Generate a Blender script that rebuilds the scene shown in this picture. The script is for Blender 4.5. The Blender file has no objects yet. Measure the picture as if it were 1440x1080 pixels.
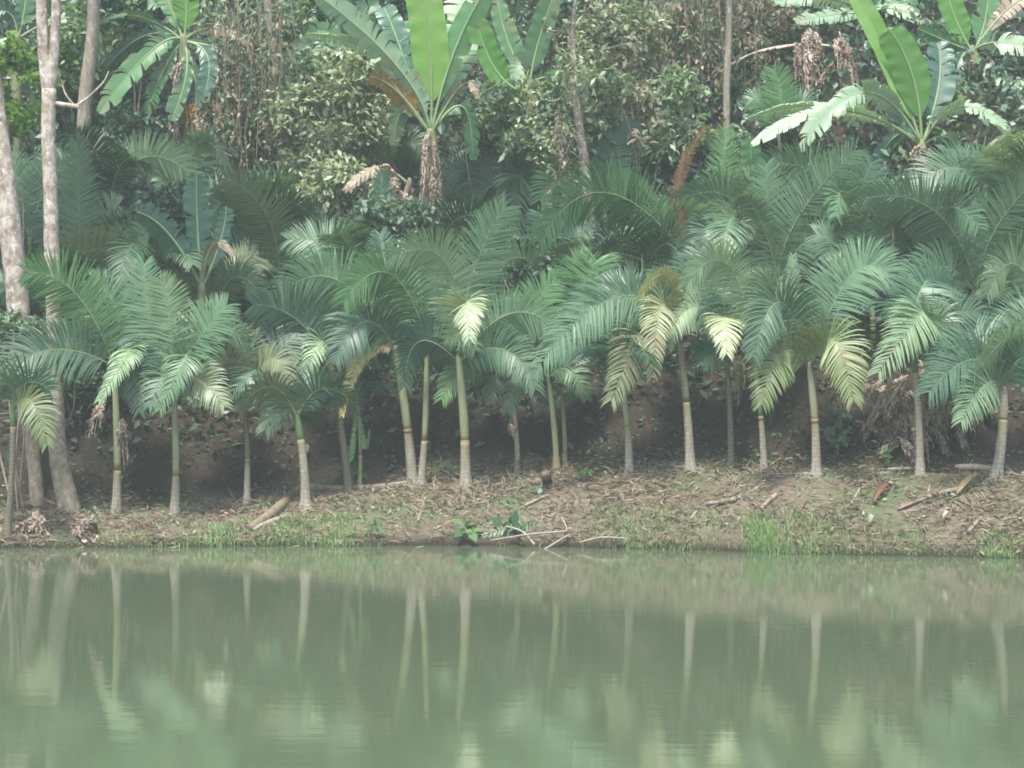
import bpy, math, random
import numpy as np

rng = np.random.default_rng(7)
random.seed(7)
scn = bpy.context.scene
COL = scn.collection
PI = math.pi

# ------------------------------------------------------------------ camera geometry
CAM_Y, CAM_Z, F = -30.0, 2.35, 3000.0          # F: focal length in photo pixels (1440 wide)

def P(px, py, Y):
    d = Y - CAM_Y
    return np.array([(px - 720.0) / F * d, Y, CAM_Z - (py - 540.0) / F * d])

# ------------------------------------------------------------------ terrain
SX = np.array([-60, -20, -7.2, -3.2, 0.0, 1.5, 3.8, 5.8, 7.4, 20, 60], float)
SY = np.array([0.2, 0.3, 0.4, 0.95, 0.95, 0.5, -0.45, -1.0, -1.45, -2.0, -2.0], float)
TX = np.array([-60, -7.2, -5.9, -4.0, -2.5, -1.5, 0.0, 2.6, 4.4, 7.4, 60], float)
TZ = np.array([0.35, 0.36, 0.40, 0.52, 0.68, 0.77, 0.92, 1.07, 1.02, 1.02, 1.0], float)

def vnoise(x, y, s, seed):
    """smooth value noise in [-1,1]"""
    x = np.asarray(x, float) * s + seed * 13.7; y = np.asarray(y, float) * s + seed * 7.3
    xi = np.floor(x); yi = np.floor(y); fx = x - xi; fy = y - yi
    fx = fx * fx * (3 - 2 * fx); fy = fy * fy * (3 - 2 * fy)
    def h(a, b):
        v = np.sin(a * 127.1 + b * 311.7 + seed * 74.7) * 43758.5453
        return (v - np.floor(v)) * 2 - 1
    return (h(xi, yi) * (1 - fx) + h(xi + 1, yi) * fx) * (1 - fy) + (h(xi, yi + 1) * (1 - fx) + h(xi + 1, yi + 1) * fx) * fy

def shore(x):
    return np.interp(x, SX, SY) + 0.10 * vnoise(x, 0 * np.asarray(x, float), 1.3, 3)

def ground(x, y):
    x = np.asarray(x, float); y = np.asarray(y, float)
    ys = shore(x); zt = np.interp(x, TX, TZ)
    u = (y - ys) / 1.9
    bank = zt * (1 - (1 - np.clip(u, 0, 1)) ** 1.6) ** 0.9
    v = np.maximum(y - ys - 2.25, 0)
    s = v * v / (v + 0.35) * 1.06
    s = np.where(s > 34, 34 + (s - 34) * 0.02, s)
    z = bank + s
    under = np.maximum(-0.9, (y - ys) * 0.75)
    z = np.where(u < 0, under, z)
    # near bank on which the photographer stands, and the pond's far sides
    near = np.clip((-28.2 - y) / 1.2, 0, 1) * 1.65
    side = np.clip((np.abs(x) - 34) / 3.0, 0, 1) * 1.9
    z = np.where(u < 0, np.minimum(z + np.maximum(near, side), 0.75), z)
    rough = np.clip((z + 0.05) * 4, 0, 1)
    z = z + rough * (0.045 * vnoise(x, y, 1.7, 1) + 0.022 * vnoise(x, y, 5.0, 2))
    far = np.clip((y - 3) / 5, 0, 1)
    return z + far * 0.28 * vnoise(x, y, 0.55, 5)

def G(x, y):
    return float(ground(x, y))

def hit(px, py, y0=-2.0):
    """the point of the ground seen at a photo pixel"""
    ys = np.arange(y0, 16, 0.01)
    d = ys - CAM_Y
    x = (px - 720.0) / F * d
    z = CAM_Z - (py - 540.0) / F * d
    g = ground(x, ys)
    k = int(np.argmax(z <= g)) if np.any(z <= g) else len(ys) - 1
    return np.array([x[k], ys[k], g[k]])

# ------------------------------------------------------------------ materials
def new_mat(name):
    m = bpy.data.materials.new(name); m.use_nodes = True
    nt = m.node_tree; nt.nodes.clear()
    out = nt.nodes.new('ShaderNodeOutputMaterial')
    return m, nt, out

def N(nt, t, **kw):
    n = nt.nodes.new(t)
    for k, v in kw.items():
        if k.startswith('in_'):
            n.inputs[k[3:].replace('_', ' ')].default_value = v
        else:
            setattr(n, k, v)
    return n

def mix_rgb(nt, fac, a, b, blend='MIX'):
    n = nt.nodes.new('ShaderNodeMix'); n.data_type = 'RGBA'; n.blend_type = blend
    for sock, v in ((n.inputs[0], fac), (n.inputs[6], a), (n.inputs[7], b)):
        if isinstance(v, (int, float)): sock.default_value = v
        elif isinstance(v, tuple): sock.default_value = v if len(v) == 4 else (*v, 1)
        else: nt.links.new(v, sock)
    return n.outputs[2]

def ramp(nt, fac, stops):
    r = nt.nodes.new('ShaderNodeValToRGB')
    e = r.color_ramp.elements
    while len(e) < len(stops): e.new(0.5)
    for el, (p, c) in zip(e, stops):
        el.position = p; el.color = (*c, 1) if len(c) == 3 else c
    nt.links.new(fac, r.inputs[0])
    return r.outputs[0]

def leaf_mat(name, c1, c2, rough=0.42, transl=0.28, spec=0.38, tint=None):
    m, nt, out = new_mat(name)
    geo = N(nt, 'ShaderNodeNewGeometry'); oi = N(nt, 'ShaderNodeObjectInfo')
    tc = N(nt, 'ShaderNodeTexCoord')
    base = mix_rgb(nt, geo.outputs['Random Per Island'], c1, c2)
    noi = N(nt, 'ShaderNodeTexNoise', in_Scale=3.0, in_Detail=2.0)
    nt.links.new(tc.outputs['Object'], noi.inputs['Vector'])
    if tint:
        f = ramp(nt, noi.outputs['Fac'], [(0.52, (0, 0, 0)), (0.72, (1, 1, 1))])
        base = mix_rgb(nt, f, base, tint)
    hs = N(nt, 'ShaderNodeHueSaturation')
    mr = N(nt, 'ShaderNodeMapRange'); nt.links.new(oi.outputs['Random'], mr.inputs[0])
    mr.inputs[3].default_value = 0.75; mr.inputs[4].default_value = 1.3
    nt.links.new(mr.outputs[0], hs.inputs['Value'])
    mh = N(nt, 'ShaderNodeMapRange'); nt.links.new(oi.outputs['Random'], mh.inputs[0])
    mh.inputs[3].default_value = 0.515; mh.inputs[4].default_value = 0.485
    nt.links.new(mh.outputs[0], hs.inputs['Hue'])
    nt.links.new(base, hs.inputs['Color'])
    p = N(nt, 'ShaderNodeBsdfPrincipled')
    p.inputs['Roughness'].default_value = rough
    p.inputs['Specular IOR Level'].default_value = spec
    nt.links.new(hs.outputs[0], p.inputs['Base Color'])
    t = N(nt, 'ShaderNodeBsdfTranslucent')
    warm = mix_rgb(nt, 1.0, hs.outputs[0], (1.25, 1.2, 0.6), 'MULTIPLY')
    nt.links.new(warm, t.inputs['Color'])
    mx = N(nt, 'ShaderNodeMixShader'); mx.inputs[0].default_value = transl
    nt.links.new(p.outputs[0], mx.inputs[1]); nt.links.new(t.outputs[0], mx.inputs[2])
    nt.links.new(mx.outputs[0], out.inputs['Surface'])
    return m

def bark_mat(name, stops, scale=(6, 6, 1.5), nscale=4.0, rings=0.0, rough=0.85, bump=0.25, spots=None, foot=None, blend=None):
    m, nt, out = new_mat(name)
    tc = N(nt, 'ShaderNodeTexCoord'); mp = N(nt, 'ShaderNodeMapping')
    mp.inputs['Scale'].default_value = scale
    nt.links.new(tc.outputs['Object'], mp.inputs['Vector'])
    noi = N(nt, 'ShaderNodeTexNoise', in_Scale=nscale, in_Detail=6.0, in_Roughness=0.65)
    nt.links.new(mp.outputs[0], noi.inputs['Vector'])
    col = ramp(nt, noi.outputs['Fac'], stops)
    if spots:
        n2 = N(nt, 'ShaderNodeTexNoise', in_Scale=spots[1], in_Detail=4.0, in_Roughness=0.7)
        mp2 = N(nt, 'ShaderNodeMapping'); mp2.inputs['Scale'].default_value = (1, 1, 0.8)
        nt.links.new(tc.outputs['Object'], mp2.inputs['Vector']); nt.links.new(mp2.outputs[0], n2.inputs['Vector'])
        f = ramp(nt, n2.outputs['Fac'], [(spots[2], (0, 0, 0)), (spots[2] + 0.07, (1, 1, 1))])
        col = mix_rgb(nt, f, col, spots[0])
    if rings:
        w = N(nt, 'ShaderNodeTexWave', in_Scale=rings, in_Distortion=3.5, in_Detail=2.0)
        w.bands_direction = 'Z'
        nt.links.new(tc.outputs['Object'], w.inputs['Vector'])
        f = ramp(nt, w.outputs['Fac'], [(0.0, (0.72, 0.70, 0.68)), (0.30, (1, 1, 1))])
        col = mix_rgb(nt, 0.8, col, f, 'MULTIPLY')
    if blend:
        at = N(nt, 'ShaderNodeAttribute'); at.attribute_name = 'blend'
        ad = N(nt, 'ShaderNodeMath', operation='MULTIPLY_ADD'); nt.links.new(noi.outputs['Fac'], ad.inputs[0]); ad.inputs[1].default_value = 1.2; ad.inputs[2].default_value = -0.6
        a2 = N(nt, 'ShaderNodeMath', operation='ADD'); a2.use_clamp = True; nt.links.new(at.outputs['Fac'], a2.inputs[0]); nt.links.new(ad.outputs[0], a2.inputs[1])
        mu = N(nt, 'ShaderNodeMath', operation='MULTIPLY'); nt.links.new(a2.outputs[0], mu.inputs[0]); nt.links.new(at.outputs['Fac'], mu.inputs[1])
        col = mix_rgb(nt, mu.outputs[0], col, blend)
    if foot:
        sx = N(nt, 'ShaderNodeSeparateXYZ'); nt.links.new(tc.outputs['Object'], sx.inputs[0])
        mr = N(nt, 'ShaderNodeMapRange'); nt.links.new(sx.outputs['Z'], mr.inputs[0])
        mr.inputs[1].default_value = 0.2; mr.inputs[2].default_value = foot[1]; mr.inputs[3].default_value = 0.85; mr.inputs[4].default_value = 0.0
        mm = N(nt, 'ShaderNodeMath', operation='MULTIPLY'); nt.links.new(mr.outputs[0], mm.inputs[0])
        nt.links.new(ramp(nt, noi.outputs['Fac'], [(0.35, (1, 1, 1)), (0.75, (0.55, 0.55, 0.55))]), mm.inputs[1])
        col = mix_rgb(nt, mm.outputs[0], col, foot[0])
    p = N(nt, 'ShaderNodeBsdfPrincipled'); p.inputs['Roughness'].default_value = rough
    p.inputs['Specular IOR Level'].default_value = 0.25
    nt.links.new(col, p.inputs['Base Color'])
    b = N(nt, 'ShaderNodeBump'); b.inputs['Strength'].default_value = bump; b.inputs['Distance'].default_value = 0.02
    nt.links.new(noi.outputs['Fac'], b.inputs['Height']); nt.links.new(b.outputs[0], p.inputs['Normal'])
    nt.links.new(p.outputs[0], out.inputs['Surface'])
    return m

M = {}
# palm fronds
M['dark'] = leaf_mat('frond_deep_green', (0.034, 0.086, 0.050), (0.058, 0.128, 0.074), 0.42, 0.20)
M['mid'] = leaf_mat('frond_green', (0.068, 0.148, 0.076), (0.110, 0.202, 0.108), 0.42, 0.25)
M['green'] = leaf_mat('frond_fresh_green', (0.070, 0.175, 0.062), (0.112, 0.230, 0.090), 0.40, 0.25)
M['clear'] = leaf_mat('frond_grey_green', (0.100, 0.198, 0.108), (0.148, 0.252, 0.145), 0.40, 0.25)
M['light'] = leaf_mat('frond_pale_green', (0.155, 0.255, 0.140), (0.230, 0.330, 0.190), 0.42, 0.25, tint=(0.11, 0.21, 0.09))
M['pale'] = leaf_mat('frond_cream_green', (0.300, 0.400, 0.230), (0.400, 0.460, 0.280), 0.45, 0.22)
M['yellow'] = leaf_mat('frond_yellow', (0.330, 0.350, 0.120), (0.420, 0.400, 0.170), 0.5, 0.25, tint=(0.28, 0.20, 0.10))
M['ygreen'] = leaf_mat('frond_yellow_green', (0.140, 0.200, 0.080), (0.205, 0.262, 0.110), 0.45, 0.22, tint=(0.225, 0.235, 0.115))
M['khaki'] = leaf_mat('frond_khaki', (0.190, 0.230, 0.110), (0.260, 0.280, 0.150), 0.5, 0.22, tint=(0.17, 0.145, 0.085))
M['olive'] = leaf_mat('frond_olive', (0.115, 0.170, 0.085), (0.165, 0.215, 0.110), 0.36, 0.22)
M['dry'] = leaf_mat('dry_frond', (0.180, 0.135, 0.095), (0.420, 0.350, 0.270), 0.8, 0.12, 0.2)
M['rust'] = leaf_mat('rusty_sheath', (0.130, 0.070, 0.025), (0.170, 0.100, 0.040), 0.6, 0.1, 0.3)
# banana leaves
M['ban_bright'] = leaf_mat('banana_bright', (0.130, 0.300, 0.055), (0.160, 0.340, 0.080), 0.40, 0.35, tint=(0.19, 0.33, 0.10))
M['ban_mid'] = leaf_mat('banana_green', (0.075, 0.190, 0.080), (0.100, 0.225, 0.100), 0.40, 0.28, tint=(0.15, 0.20, 0.095))
M['ban_pale'] = leaf_mat('banana_pale', (0.230, 0.370, 0.230), (0.310, 0.430, 0.280), 0.42, 0.22, tint=(0.30, 0.33, 0.19))
M['ban_blue'] = leaf_mat('banana_bluish', (0.045, 0.115, 0.080), (0.065, 0.145, 0.100), 0.36, 0.2)
M['ban_dry'] = leaf_mat('banana_dry', (0.200, 0.155, 0.115), (0.460, 0.385, 0.310), 0.85, 0.12, 0.15, tint=(0.11, 0.075, 0.055))
M['ban_orange'] = leaf_mat('banana_orange', (0.260, 0.140, 0.040), (0.340, 0.220, 0.070), 0.7, 0.2, 0.2)
M['rib'] = bark_mat('midrib_pale', [(0.3, (0.13, 0.18, 0.085)), (0.7, (0.24, 0.26, 0.14))], rough=0.5, bump=0.05)
M['rib_ban'] = bark_mat('banana_midrib', [(0.3, (0.17, 0.27, 0.11)), (0.7, (0.27, 0.35, 0.18))], rough=0.5, bump=0.05)
M['bare_rib'] = bark_mat('bleached_stalk', [(0.3, (0.42, 0.38, 0.33)), (0.7, (0.60, 0.56, 0.50))], rough=0.7, bump=0.1)
M['rib_brown'] = bark_mat('midrib_brown', [(0.3, (0.15, 0.10, 0.07)), (0.7, (0.34, 0.25, 0.19))], rough=0.7, bump=0.1)
# shrub leaves
M['sh_pale'] = leaf_mat('shrub_pale', (0.200, 0.275, 0.150), (0.520, 0.560, 0.370), 0.5, 0.25, tint=(0.06, 0.13, 0.05))
M['sh_green'] = leaf_mat('shrub_green', (0.080, 0.155, 0.085), (0.240, 0.340, 0.200), 0.5, 0.3, 0.4)
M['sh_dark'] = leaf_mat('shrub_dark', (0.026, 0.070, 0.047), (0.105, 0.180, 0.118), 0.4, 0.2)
M['sh_bright'] = leaf_mat('shrub_bright', (0.080, 0.210, 0.035), (0.200, 0.340, 0.080), 0.42, 0.3)
M['sh_brown'] = leaf_mat('shrub_browning', (0.110, 0.145, 0.085), (0.330, 0.290, 0.215), 0.7, 0.18, 0.25, tint=(0.05, 0.10, 0.04))
M['sh_dry'] = leaf_mat('vine_dry', (0.130, 0.098, 0.068), (0.370, 0.300, 0.220), 0.85, 0.12, 0.15)
# woody
M['palm_bark'] = bark_mat('palm_bark', [(0.25, (0.16, 0.14, 0.105)), (0.55, (0.28, 0.255, 0.20)), (0.8, (0.41, 0.385, 0.32))], rings=5.0, nscale=5, spots=((0.42, 0.41, 0.37), 22, 0.60), blend=(0.205, 0.185, 0.095))
M['palm_bark_dark'] = bark_mat('palm_bark_dark', [(0.25, (0.09, 0.085, 0.06)), (0.6, (0.17, 0.155, 0.11)), (0.85, (0.25, 0.23, 0.18))], rings=5.0, nscale=5)
M['shaft'] = bark_mat('crownshaft_green', [(0.3, (0.15, 0.185, 0.095)), (0.7, (0.26, 0.275, 0.16))], scale=(4, 4, 0.8), rough=0.5, bump=0.04, blend=(0.235, 0.205, 0.105))
M['shaft_dark'] = bark_mat('crownshaft_dark', [(0.3, (0.05, 0.10, 0.045)), (0.7, (0.10, 0.16, 0.07))], scale=(4, 4, 0.8), rough=0.5, bump=0.04)
M['ring'] = bark_mat('leaf_scar_orange', [(0.3, (0.17, 0.14, 0.075)), (0.7, (0.26, 0.20, 0.10))], rough=0.6, bump=0.1)
M['pale_bark'] = bark_mat('pale_lichen_bark', [(0.34, (0.20, 0.15, 0.11)), (0.5, (0.36, 0.30, 0.245)), (0.64, (0.54, 0.49, 0.43))], scale=(3, 3, 2.2), nscale=3.0, spots=((0.60, 0.57, 0.53), 11, 0.56), bump=0.35, foot=((0.17, 0.145, 0.10), 2.6))
M['spotted_bark'] = bark_mat('spotted_bark', [(0.32, (0.10, 0.08, 0.06)), (0.5, (0.22, 0.18, 0.14)), (0.68, (0.36, 0.32, 0.27))], scale=(4, 4, 3), nscale=4, spots=((0.56, 0.54, 0.49), 12, 0.56), bump=0.35)
M['grey_bark'] = bark_mat('grey_bark', [(0.3, (0.15, 0.12, 0.09)), (0.6, (0.30, 0.26, 0.21)), (0.8, (0.44, 0.41, 0.36))], nscale=3, spots=((0.48, 0.47, 0.43), 14, 0.60), bump=0.35)
M['moss_log'] = bark_mat('mossy_log', [(0.35, (0.12, 0.09, 0.06)), (0.55, (0.20, 0.16, 0.11)), (0.75, (0.15, 0.19, 0.07))], nscale=2.5, bump=0.4)
M['log'] = bark_mat('dead_wood', [(0.3, (0.15, 0.11, 0.085)), (0.6, (0.27, 0.22, 0.18)), (0.8, (0.40, 0.36, 0.31))], nscale=3, bump=0.4)
M['white_wood'] = bark_mat('bleached_wood', [(0.3, (0.20, 0.165, 0.135)), (0.7, (0.37, 0.325, 0.28))], nscale=3, bump=0.2)
M['ban_stem'] = bark_mat('banana_pseudostem', [(0.3, (0.10, 0.10, 0.05)), (0.55, (0.19, 0.21, 0.10)), (0.8, (0.27, 0.20, 0.13))], scale=(5, 5, 0.7), rough=0.6, bump=0.2)
M['ban_stem_dry'] = bark_mat('dry_pseudostem', [(0.3, (0.13, 0.095, 0.07)), (0.6, (0.25, 0.20, 0.155)), (0.8, (0.38, 0.32, 0.26))], scale=(5, 5, 0.7), bump=0.3)
M['wet_wood'] = bark_mat('wet_wood', [(0.3, (0.05, 0.045, 0.035)), (0.7, (0.12, 0.10, 0.08))], bump=0.3)
M['litter_blue'] = bark_mat('crumpled_plastic', [(0.4, (0.10, 0.36, 0.42)), (0.6, (0.55, 0.68, 0.70))], nscale=8, rough=0.4, bump=0.1)

# ------------------------------------------------------------------ object helpers
def tag(o, label=None, cat=None, group=None, kind=None):
    if label: o['label'] = label
    if cat: o['category'] = cat
    if group: o['group'] = group
    if kind: o['kind'] = kind
    return o

def empty(name, loc):
    o = bpy.data.objects.new(name, None); COL.objects.link(o)
    o.location = tuple(float(c) for c in loc); o.empty_display_size = 0.2
    return o

class MB:
    def __init__(self): self.v = []; self.f = []; self.n = 0
    def add(self, v, f):
        v = np.asarray(v, float).reshape(-1, 3)
        self.f += [tuple(int(i) + self.n for i in q) for q in f]
        self.v.append(v); self.n += len(v)
    def build(self, name, mat, parent=None, origin=None, smooth=True):
        v = np.concatenate(self.v) if self.v else np.zeros((0, 3))
        off = np.zeros(3)
        if origin is not None: off = np.asarray(origin, float)
        elif parent is not None: off = world_loc(parent)
        me = bpy.data.meshes.new(name)
        me.from_pydata((v - off).tolist(), [], self.f)
        if smooth: me.polygons.foreach_set('use_smooth', [True] * len(me.polygons))
        me.materials.append(mat if not isinstance(mat, str) else M[mat])
        o = bpy.data.objects.new(name, me); COL.objects.link(o)
        if parent is not None:
            o.parent = parent
        else:
            o.location = tuple(float(c) for c in off)
        return o

def world_loc(o):
    l = np.array(o.location, float)
    while o.parent is not None:
        o = o.parent; l = l + np.array(o.location, float)
    return l

def norm(a):
    a = np.asarray(a, float)
    return a / np.maximum(np.linalg.norm(a, axis=-1, keepdims=True), 1e-9)

def spline(pts, n):
    """Catmull-Rom through points (rows may carry the radius as 4th value)"""
    p = np.asarray(pts, float)
    if len(p) == 2:
        t = np.linspace(0, 1, n)[:, None]; return p[0] * (1 - t) + p[1] * t
    q = np.vstack([2 * p[0] - p[1], p, 2 * p[-1] - p[-2]])
    seg = len(p) - 1; out = []
    for s in np.linspace(0, seg, n):
        i = min(int(s), seg - 1); t = s - i
        a, b, c, d = q[i], q[i + 1], q[i + 2], q[i + 3]
        out.append(0.5 * (2 * b + (c - a) * t + (2 * a - 5 * b + 4 * c - d) * t * t + (3 * b - a - 3 * c + d) * t ** 3))
    return np.array(out)

def tube(mb, pts, rad, seg=10, n=None, wob=0.0, cap=True, flat=1.0):
    pts = np.asarray(pts, float); rad = np.asarray(rad, float) * np.ones(len(pts))
    pr = np.hstack([pts, rad[:, None]])
    if n: pr = spline(pr, n)
    c, r = pr[:, :3], np.maximum(pr[:, 3], 0.0008)
    T = norm(np.gradient(c, axis=0))
    ref = np.array([0.0, 1.0, 0.0]) if abs(T[:, 1]).mean() < 0.8 else np.array([1.0, 0.0, 0.0])
    A = norm(np.cross(T, ref)); B = np.cross(A, T)
    th = np.linspace(0, 2 * PI, seg, endpoint=False)
    rr = r[:, None] * (1 + wob * rng.standard_normal((len(c), seg)))
    v = c[:, None] + rr[..., None] * (np.cos(th)[None, :, None] * A[:, None] + flat * np.sin(th)[None, :, None] * B[:, None])
    k = len(c); f = []
    for i in range(k - 1):
        for j in range(seg):
            a = i * seg + j; b = i * seg + (j + 1) % seg
            f.append((a, b, b + seg, a + seg))
    if cap:
        f.append(tuple(range(seg - 1, -1, -1))); f.append(tuple(range((k - 1) * seg, k * seg)))
    mb.add(v, f)

def bez(p0, pm, p1, t):
    c = 2 * np.asarray(pm) - 0.5 * (np.asarray(p0) + np.asarray(p1))
    t = np.asarray(t)[:, None]
    pos = (1 - t) ** 2 * p0 + 2 * t * (1 - t) * c + t * t * p1
    tan = norm(2 * (1 - t) * (c - p0) + 2 * t * (p1 - c) + 1e-6)
    return pos, tan

ZV = np.array([0, 0, 1.0]); YV = np.array([0, 1.0, 0])

def side_frame(T, face):
    """side vector of a blade along tangent T; face 0: blade lies level, 1: blade turned towards the pond"""
    lev = np.cross(T, ZV); lev = norm(lev + 1e-4 * np.array([1.0, 0.2, 0]))
    fr = norm(np.cross(T, -YV) + 1e-5)
    sg = np.sign((lev * fr).sum(-1, keepdims=True)); sg[sg == 0] = 1
    # keep one sign along the blade so that it does not flip
    sg = np.where(sg.mean() >= 0, 1.0, -1.0)
    S = norm(lev * (1 - face) + fr * sg * face)
    S = norm(S - (S * T).sum(-1, keepdims=True) * T)
    Nn = np.cross(S, T)
    return S, np.where(Nn[:, 2:3].mean() < 0, -1.0, 1.0) * Nn

FROND_SCALE = 1.26
# ------------------------------------------------------------------ palm frond
def frond(parent, p0, pm, p1, mat='mid', L=0.42, face=0.6, droop=0.5, name='frond', start=0.08, width=0.026, gap=0.0, rib='rib'):
    p0, pm, p1 = (np.asarray(a, float) for a in (p0, pm, p1))
    tt = np.linspace(0, 1, 24); pos, _ = bez(p0, pm, p1, tt)
    ln = np.linalg.norm(np.diff(pos, axis=0), axis=1).sum()
    n = int(np.clip(ln / 0.0215, 28, 110))
    L = L * FROND_SCALE
    mb = MB()
    t = np.linspace(start, 1.0, n)
    for sgn in (-1, 1):
        ts = np.clip(t + rng.normal(0, 0.003, n), 0, 1)
        c, T = bez(p0, pm, p1, ts)
        S, Nn = side_frame(T, face)
        u = np.clip((ts - start) / (1 - start), 0, 1)
        prof = np.where(u < 0.35, 0.72 + 0.28 * np.sin(u / 0.35 * PI / 2), 1 - 0.58 * ((u - 0.35) / 0.65) ** 1.8)
        ll = L * prof * (1 + rng.normal(0, 0.06, n))
        ang = np.radians(76 - 38 * u ** 1.6 + rng.normal(0, 4, n))
        lift = np.radians(16 * (1 - u) + rng.normal(0, 7, n))
        D = norm(np.cos(ang)[:, None] * T + np.sin(ang)[:, None] * (np.cos(lift)[:, None] * S * sgn + np.sin(lift)[:, None] * Nn))
        dr = droop * (0.75 + 0.5 * rng.random(n))
        seg = 4
        cc = c.copy(); rows = []
        wprof = [0.55, 1.0, 0.95, 0.62, 0.06]
        for j in range(seg + 1):
            W = norm(np.cross(Nn, D))
            w = width * 0.5 * wprof[j] * (0.75 + 0.25 * prof)
            rows.append(cc - W * w[:, None]); rows.append(cc + W * w[:, None])
            cc = cc + D * (ll / seg)[:, None]
            D = norm(D - ZV * (dr * 0.62 * (j + 1) / seg)[:, None])
        V = np.stack(rows, 1)                    # n, 10, 3
        keep = rng.random(n) > gap
        V = V[keep]
        k = len(V)
        base = np.arange(k)[:, None, None] * 10
        q = np.array([[2 * j, 2 * j + 1, 2 * j + 3, 2 * j + 2] for j in range(seg)])[None]
        mb.add(V, (base + q).reshape(-1, 4))
    pr, _ = bez(p0, pm, p1, np.linspace(0.02, 0.99, 12))
    tube(mb, pr, np.linspace(0.008, 0.0015, 12) * min(1, ln / 1.5 + 0.2), seg=4)
    o = mb.build(name, mat, parent)
    r = MB()
    rad = np.linspace(0.0125, 0.0022, 14) * min(1, ln / 1.5 + 0.2)
    pr, _ = bez(p0, pm, p1, np.linspace(0, 1, 14))
    tube(r, pr, rad, seg=5)
    r.build('midrib', rib, o, origin=world_loc(o))
    return o

# ------------------------------------------------------------------ banana leaf
def banana_leaf(parent, p0, pm, p1, mat='ban_mid', w=0.26, face=0.6, droop=0.35, tears=7, fold=0.25, name='leaf', start=0.16, rib='rib_ban', ragged=0.32):
    p0, pm, p1 = (np.asarray(a, float) for a in (p0, pm, p1))
    mb = MB(); n = 72
    for sgn in (-1, 1):
        cuts = sorted(set([0, n] + [int(c) for c in rng.integers(3, n - 3, max(0, int(tears * (2.4 if tears > 4 else 1)) + int(rng.integers(-1, 2))))]))
        for a, b in zip(cuts[:-1], cuts[1:]):
            if b - a < 1: continue
            u = np.linspace(a / n, b / n, b - a + 1)
            ts = start + (1 - start) * u
            c, T = bez(p0, pm, p1, ts)
            S, Nn = side_frame(T, face)
            pw = np.where(u < 0.3, np.sin(np.clip(u / 0.3, 0, 1) * PI / 2) ** 0.7, 1 - 0.12 * (u - 0.3))
            pw = pw * np.sqrt(np.clip(1 - np.clip((u - 0.72) / 0.28, 0, 1) ** 2.2, 0, 1))
            ww = w * pw * (1 - ragged * rng.random() * (tears > 0))
            ld = droop * (1.7 if tears > 6 else 1) * (0.75 + 0.5 * rng.random()) if tears else droop
            lf = math.radians(14 + 22 * rng.random()) if tears else math.radians(16)
            D = norm(math.sin(lf) * T + math.cos(lf) * (S * sgn + Nn * fold))
            mid_u = u.mean(); shrink = 0.09 if tears > 7 else 0.09 if tears > 3 else 0.05 if tears else 0.0
            rows = []; cc = c.copy(); seg = 5
            for j in range(seg + 1):
                s = j / seg
                # strips close towards their own middle: an open tear at the margin
                m = cc.mean(0, keepdims=True)
                rows.append(cc + (m - cc) * shrink * s * 2)
                wave = 0.006 * np.sin(u * 41 + s * 4 + mid_u * 50) * s
                cc = cc + D * (ww / seg)[:, None] + Nn * wave[:, None]
                D = norm(D - ZV * (ld * 1.3 * (j + 1) / seg / 2.2))
            V = np.stack(rows, 1); k = len(V); f = []
            for i in range(k - 1):
                for j in range(seg):
                    q = i * (seg + 1) + j
                    f.append((q, q + 1, q + seg + 2, q + seg + 1))
            mb.add(V, f)
    o = mb.build(name, mat, parent)
    r = MB(); pr, _ = bez(p0, pm, p1, np.linspace(0, 1, 16))
    ln = np.linalg.norm(np.diff(pr, axis=0), axis=1).sum()
    tube(r, pr, np.linspace(0.028, 0.005, 16) * min(1, ln / 1.6 + 0.1), seg=6)
    r.build('midrib', rib, o, origin=world_loc(o))
    return o

def dry_leaf(parent, p0, length, mat='ban_dry', w=0.10, name='dry_leaf', sway=0.15, out=(0.0, -0.25)):
    """a withered leaf: bends over and hangs in crumpled strips"""
    p0 = np.asarray(p0, float)
    ox, oy = out
    sx = rng.normal(0, sway)
    pm = p0 + np.array([ox * 0.7 + sx * 0.4, oy * 0.9, -0.28 * length])
    p1 = p0 + np.array([ox + sx, oy, -length])
    mb = MB(); n = 26
    for k in range(15):
        u = np.linspace(0.03 + 0.3 * rng.random(), 1 - 0.5 * rng.random(), n)
        c, T = bez(p0, pm, p1, u)
        v = np.linspace(0, 1, n)
        a = rng.uniform(0, 2 * PI); th = a + rng.uniform(-3, 3) * v + 0.6 * np.sin(v * rng.uniform(8, 22) + k)
        S = np.stack([np.cos(a + 0 * v), np.sin(a + 0 * v), 0 * v], 1)
        off = S * (w * (0.25 + rng.uniform(0.2, 1.0) * v ** 0.7)[:, None]) + 0.012 * rng.normal(0, 1, (n, 3))
        hw = w * rng.uniform(0.10, 0.26) * np.sin(np.clip(v * 0.9 + 0.1, 0, 1) * PI) ** 0.5 * (0.5 + rng.random(n))
        S2 = np.stack([np.cos(th), np.sin(th), 0.35 * np.cos(th * 2 + k)], 1)
        V = np.stack([c + off - S2 * hw[:, None], c + off + 0.3 * hw[:, None] * np.stack([-np.sin(th), np.cos(th), 0 * th], 1), c + off + S2 * hw[:, None]], 1)
        f = []
        for i in range(n - 1):
            for j in range(2):
                q = i * 3 + j; f.append((q, q + 1, q + 4, q + 3))
        mb.add(V, f)
    tube(mb, bez(p0, pm, p1, np.linspace(0, .95, 12))[0], np.linspace(.014, .004, 12), seg=5)
    return mb.build(name, mat, parent, smooth=False)

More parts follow.
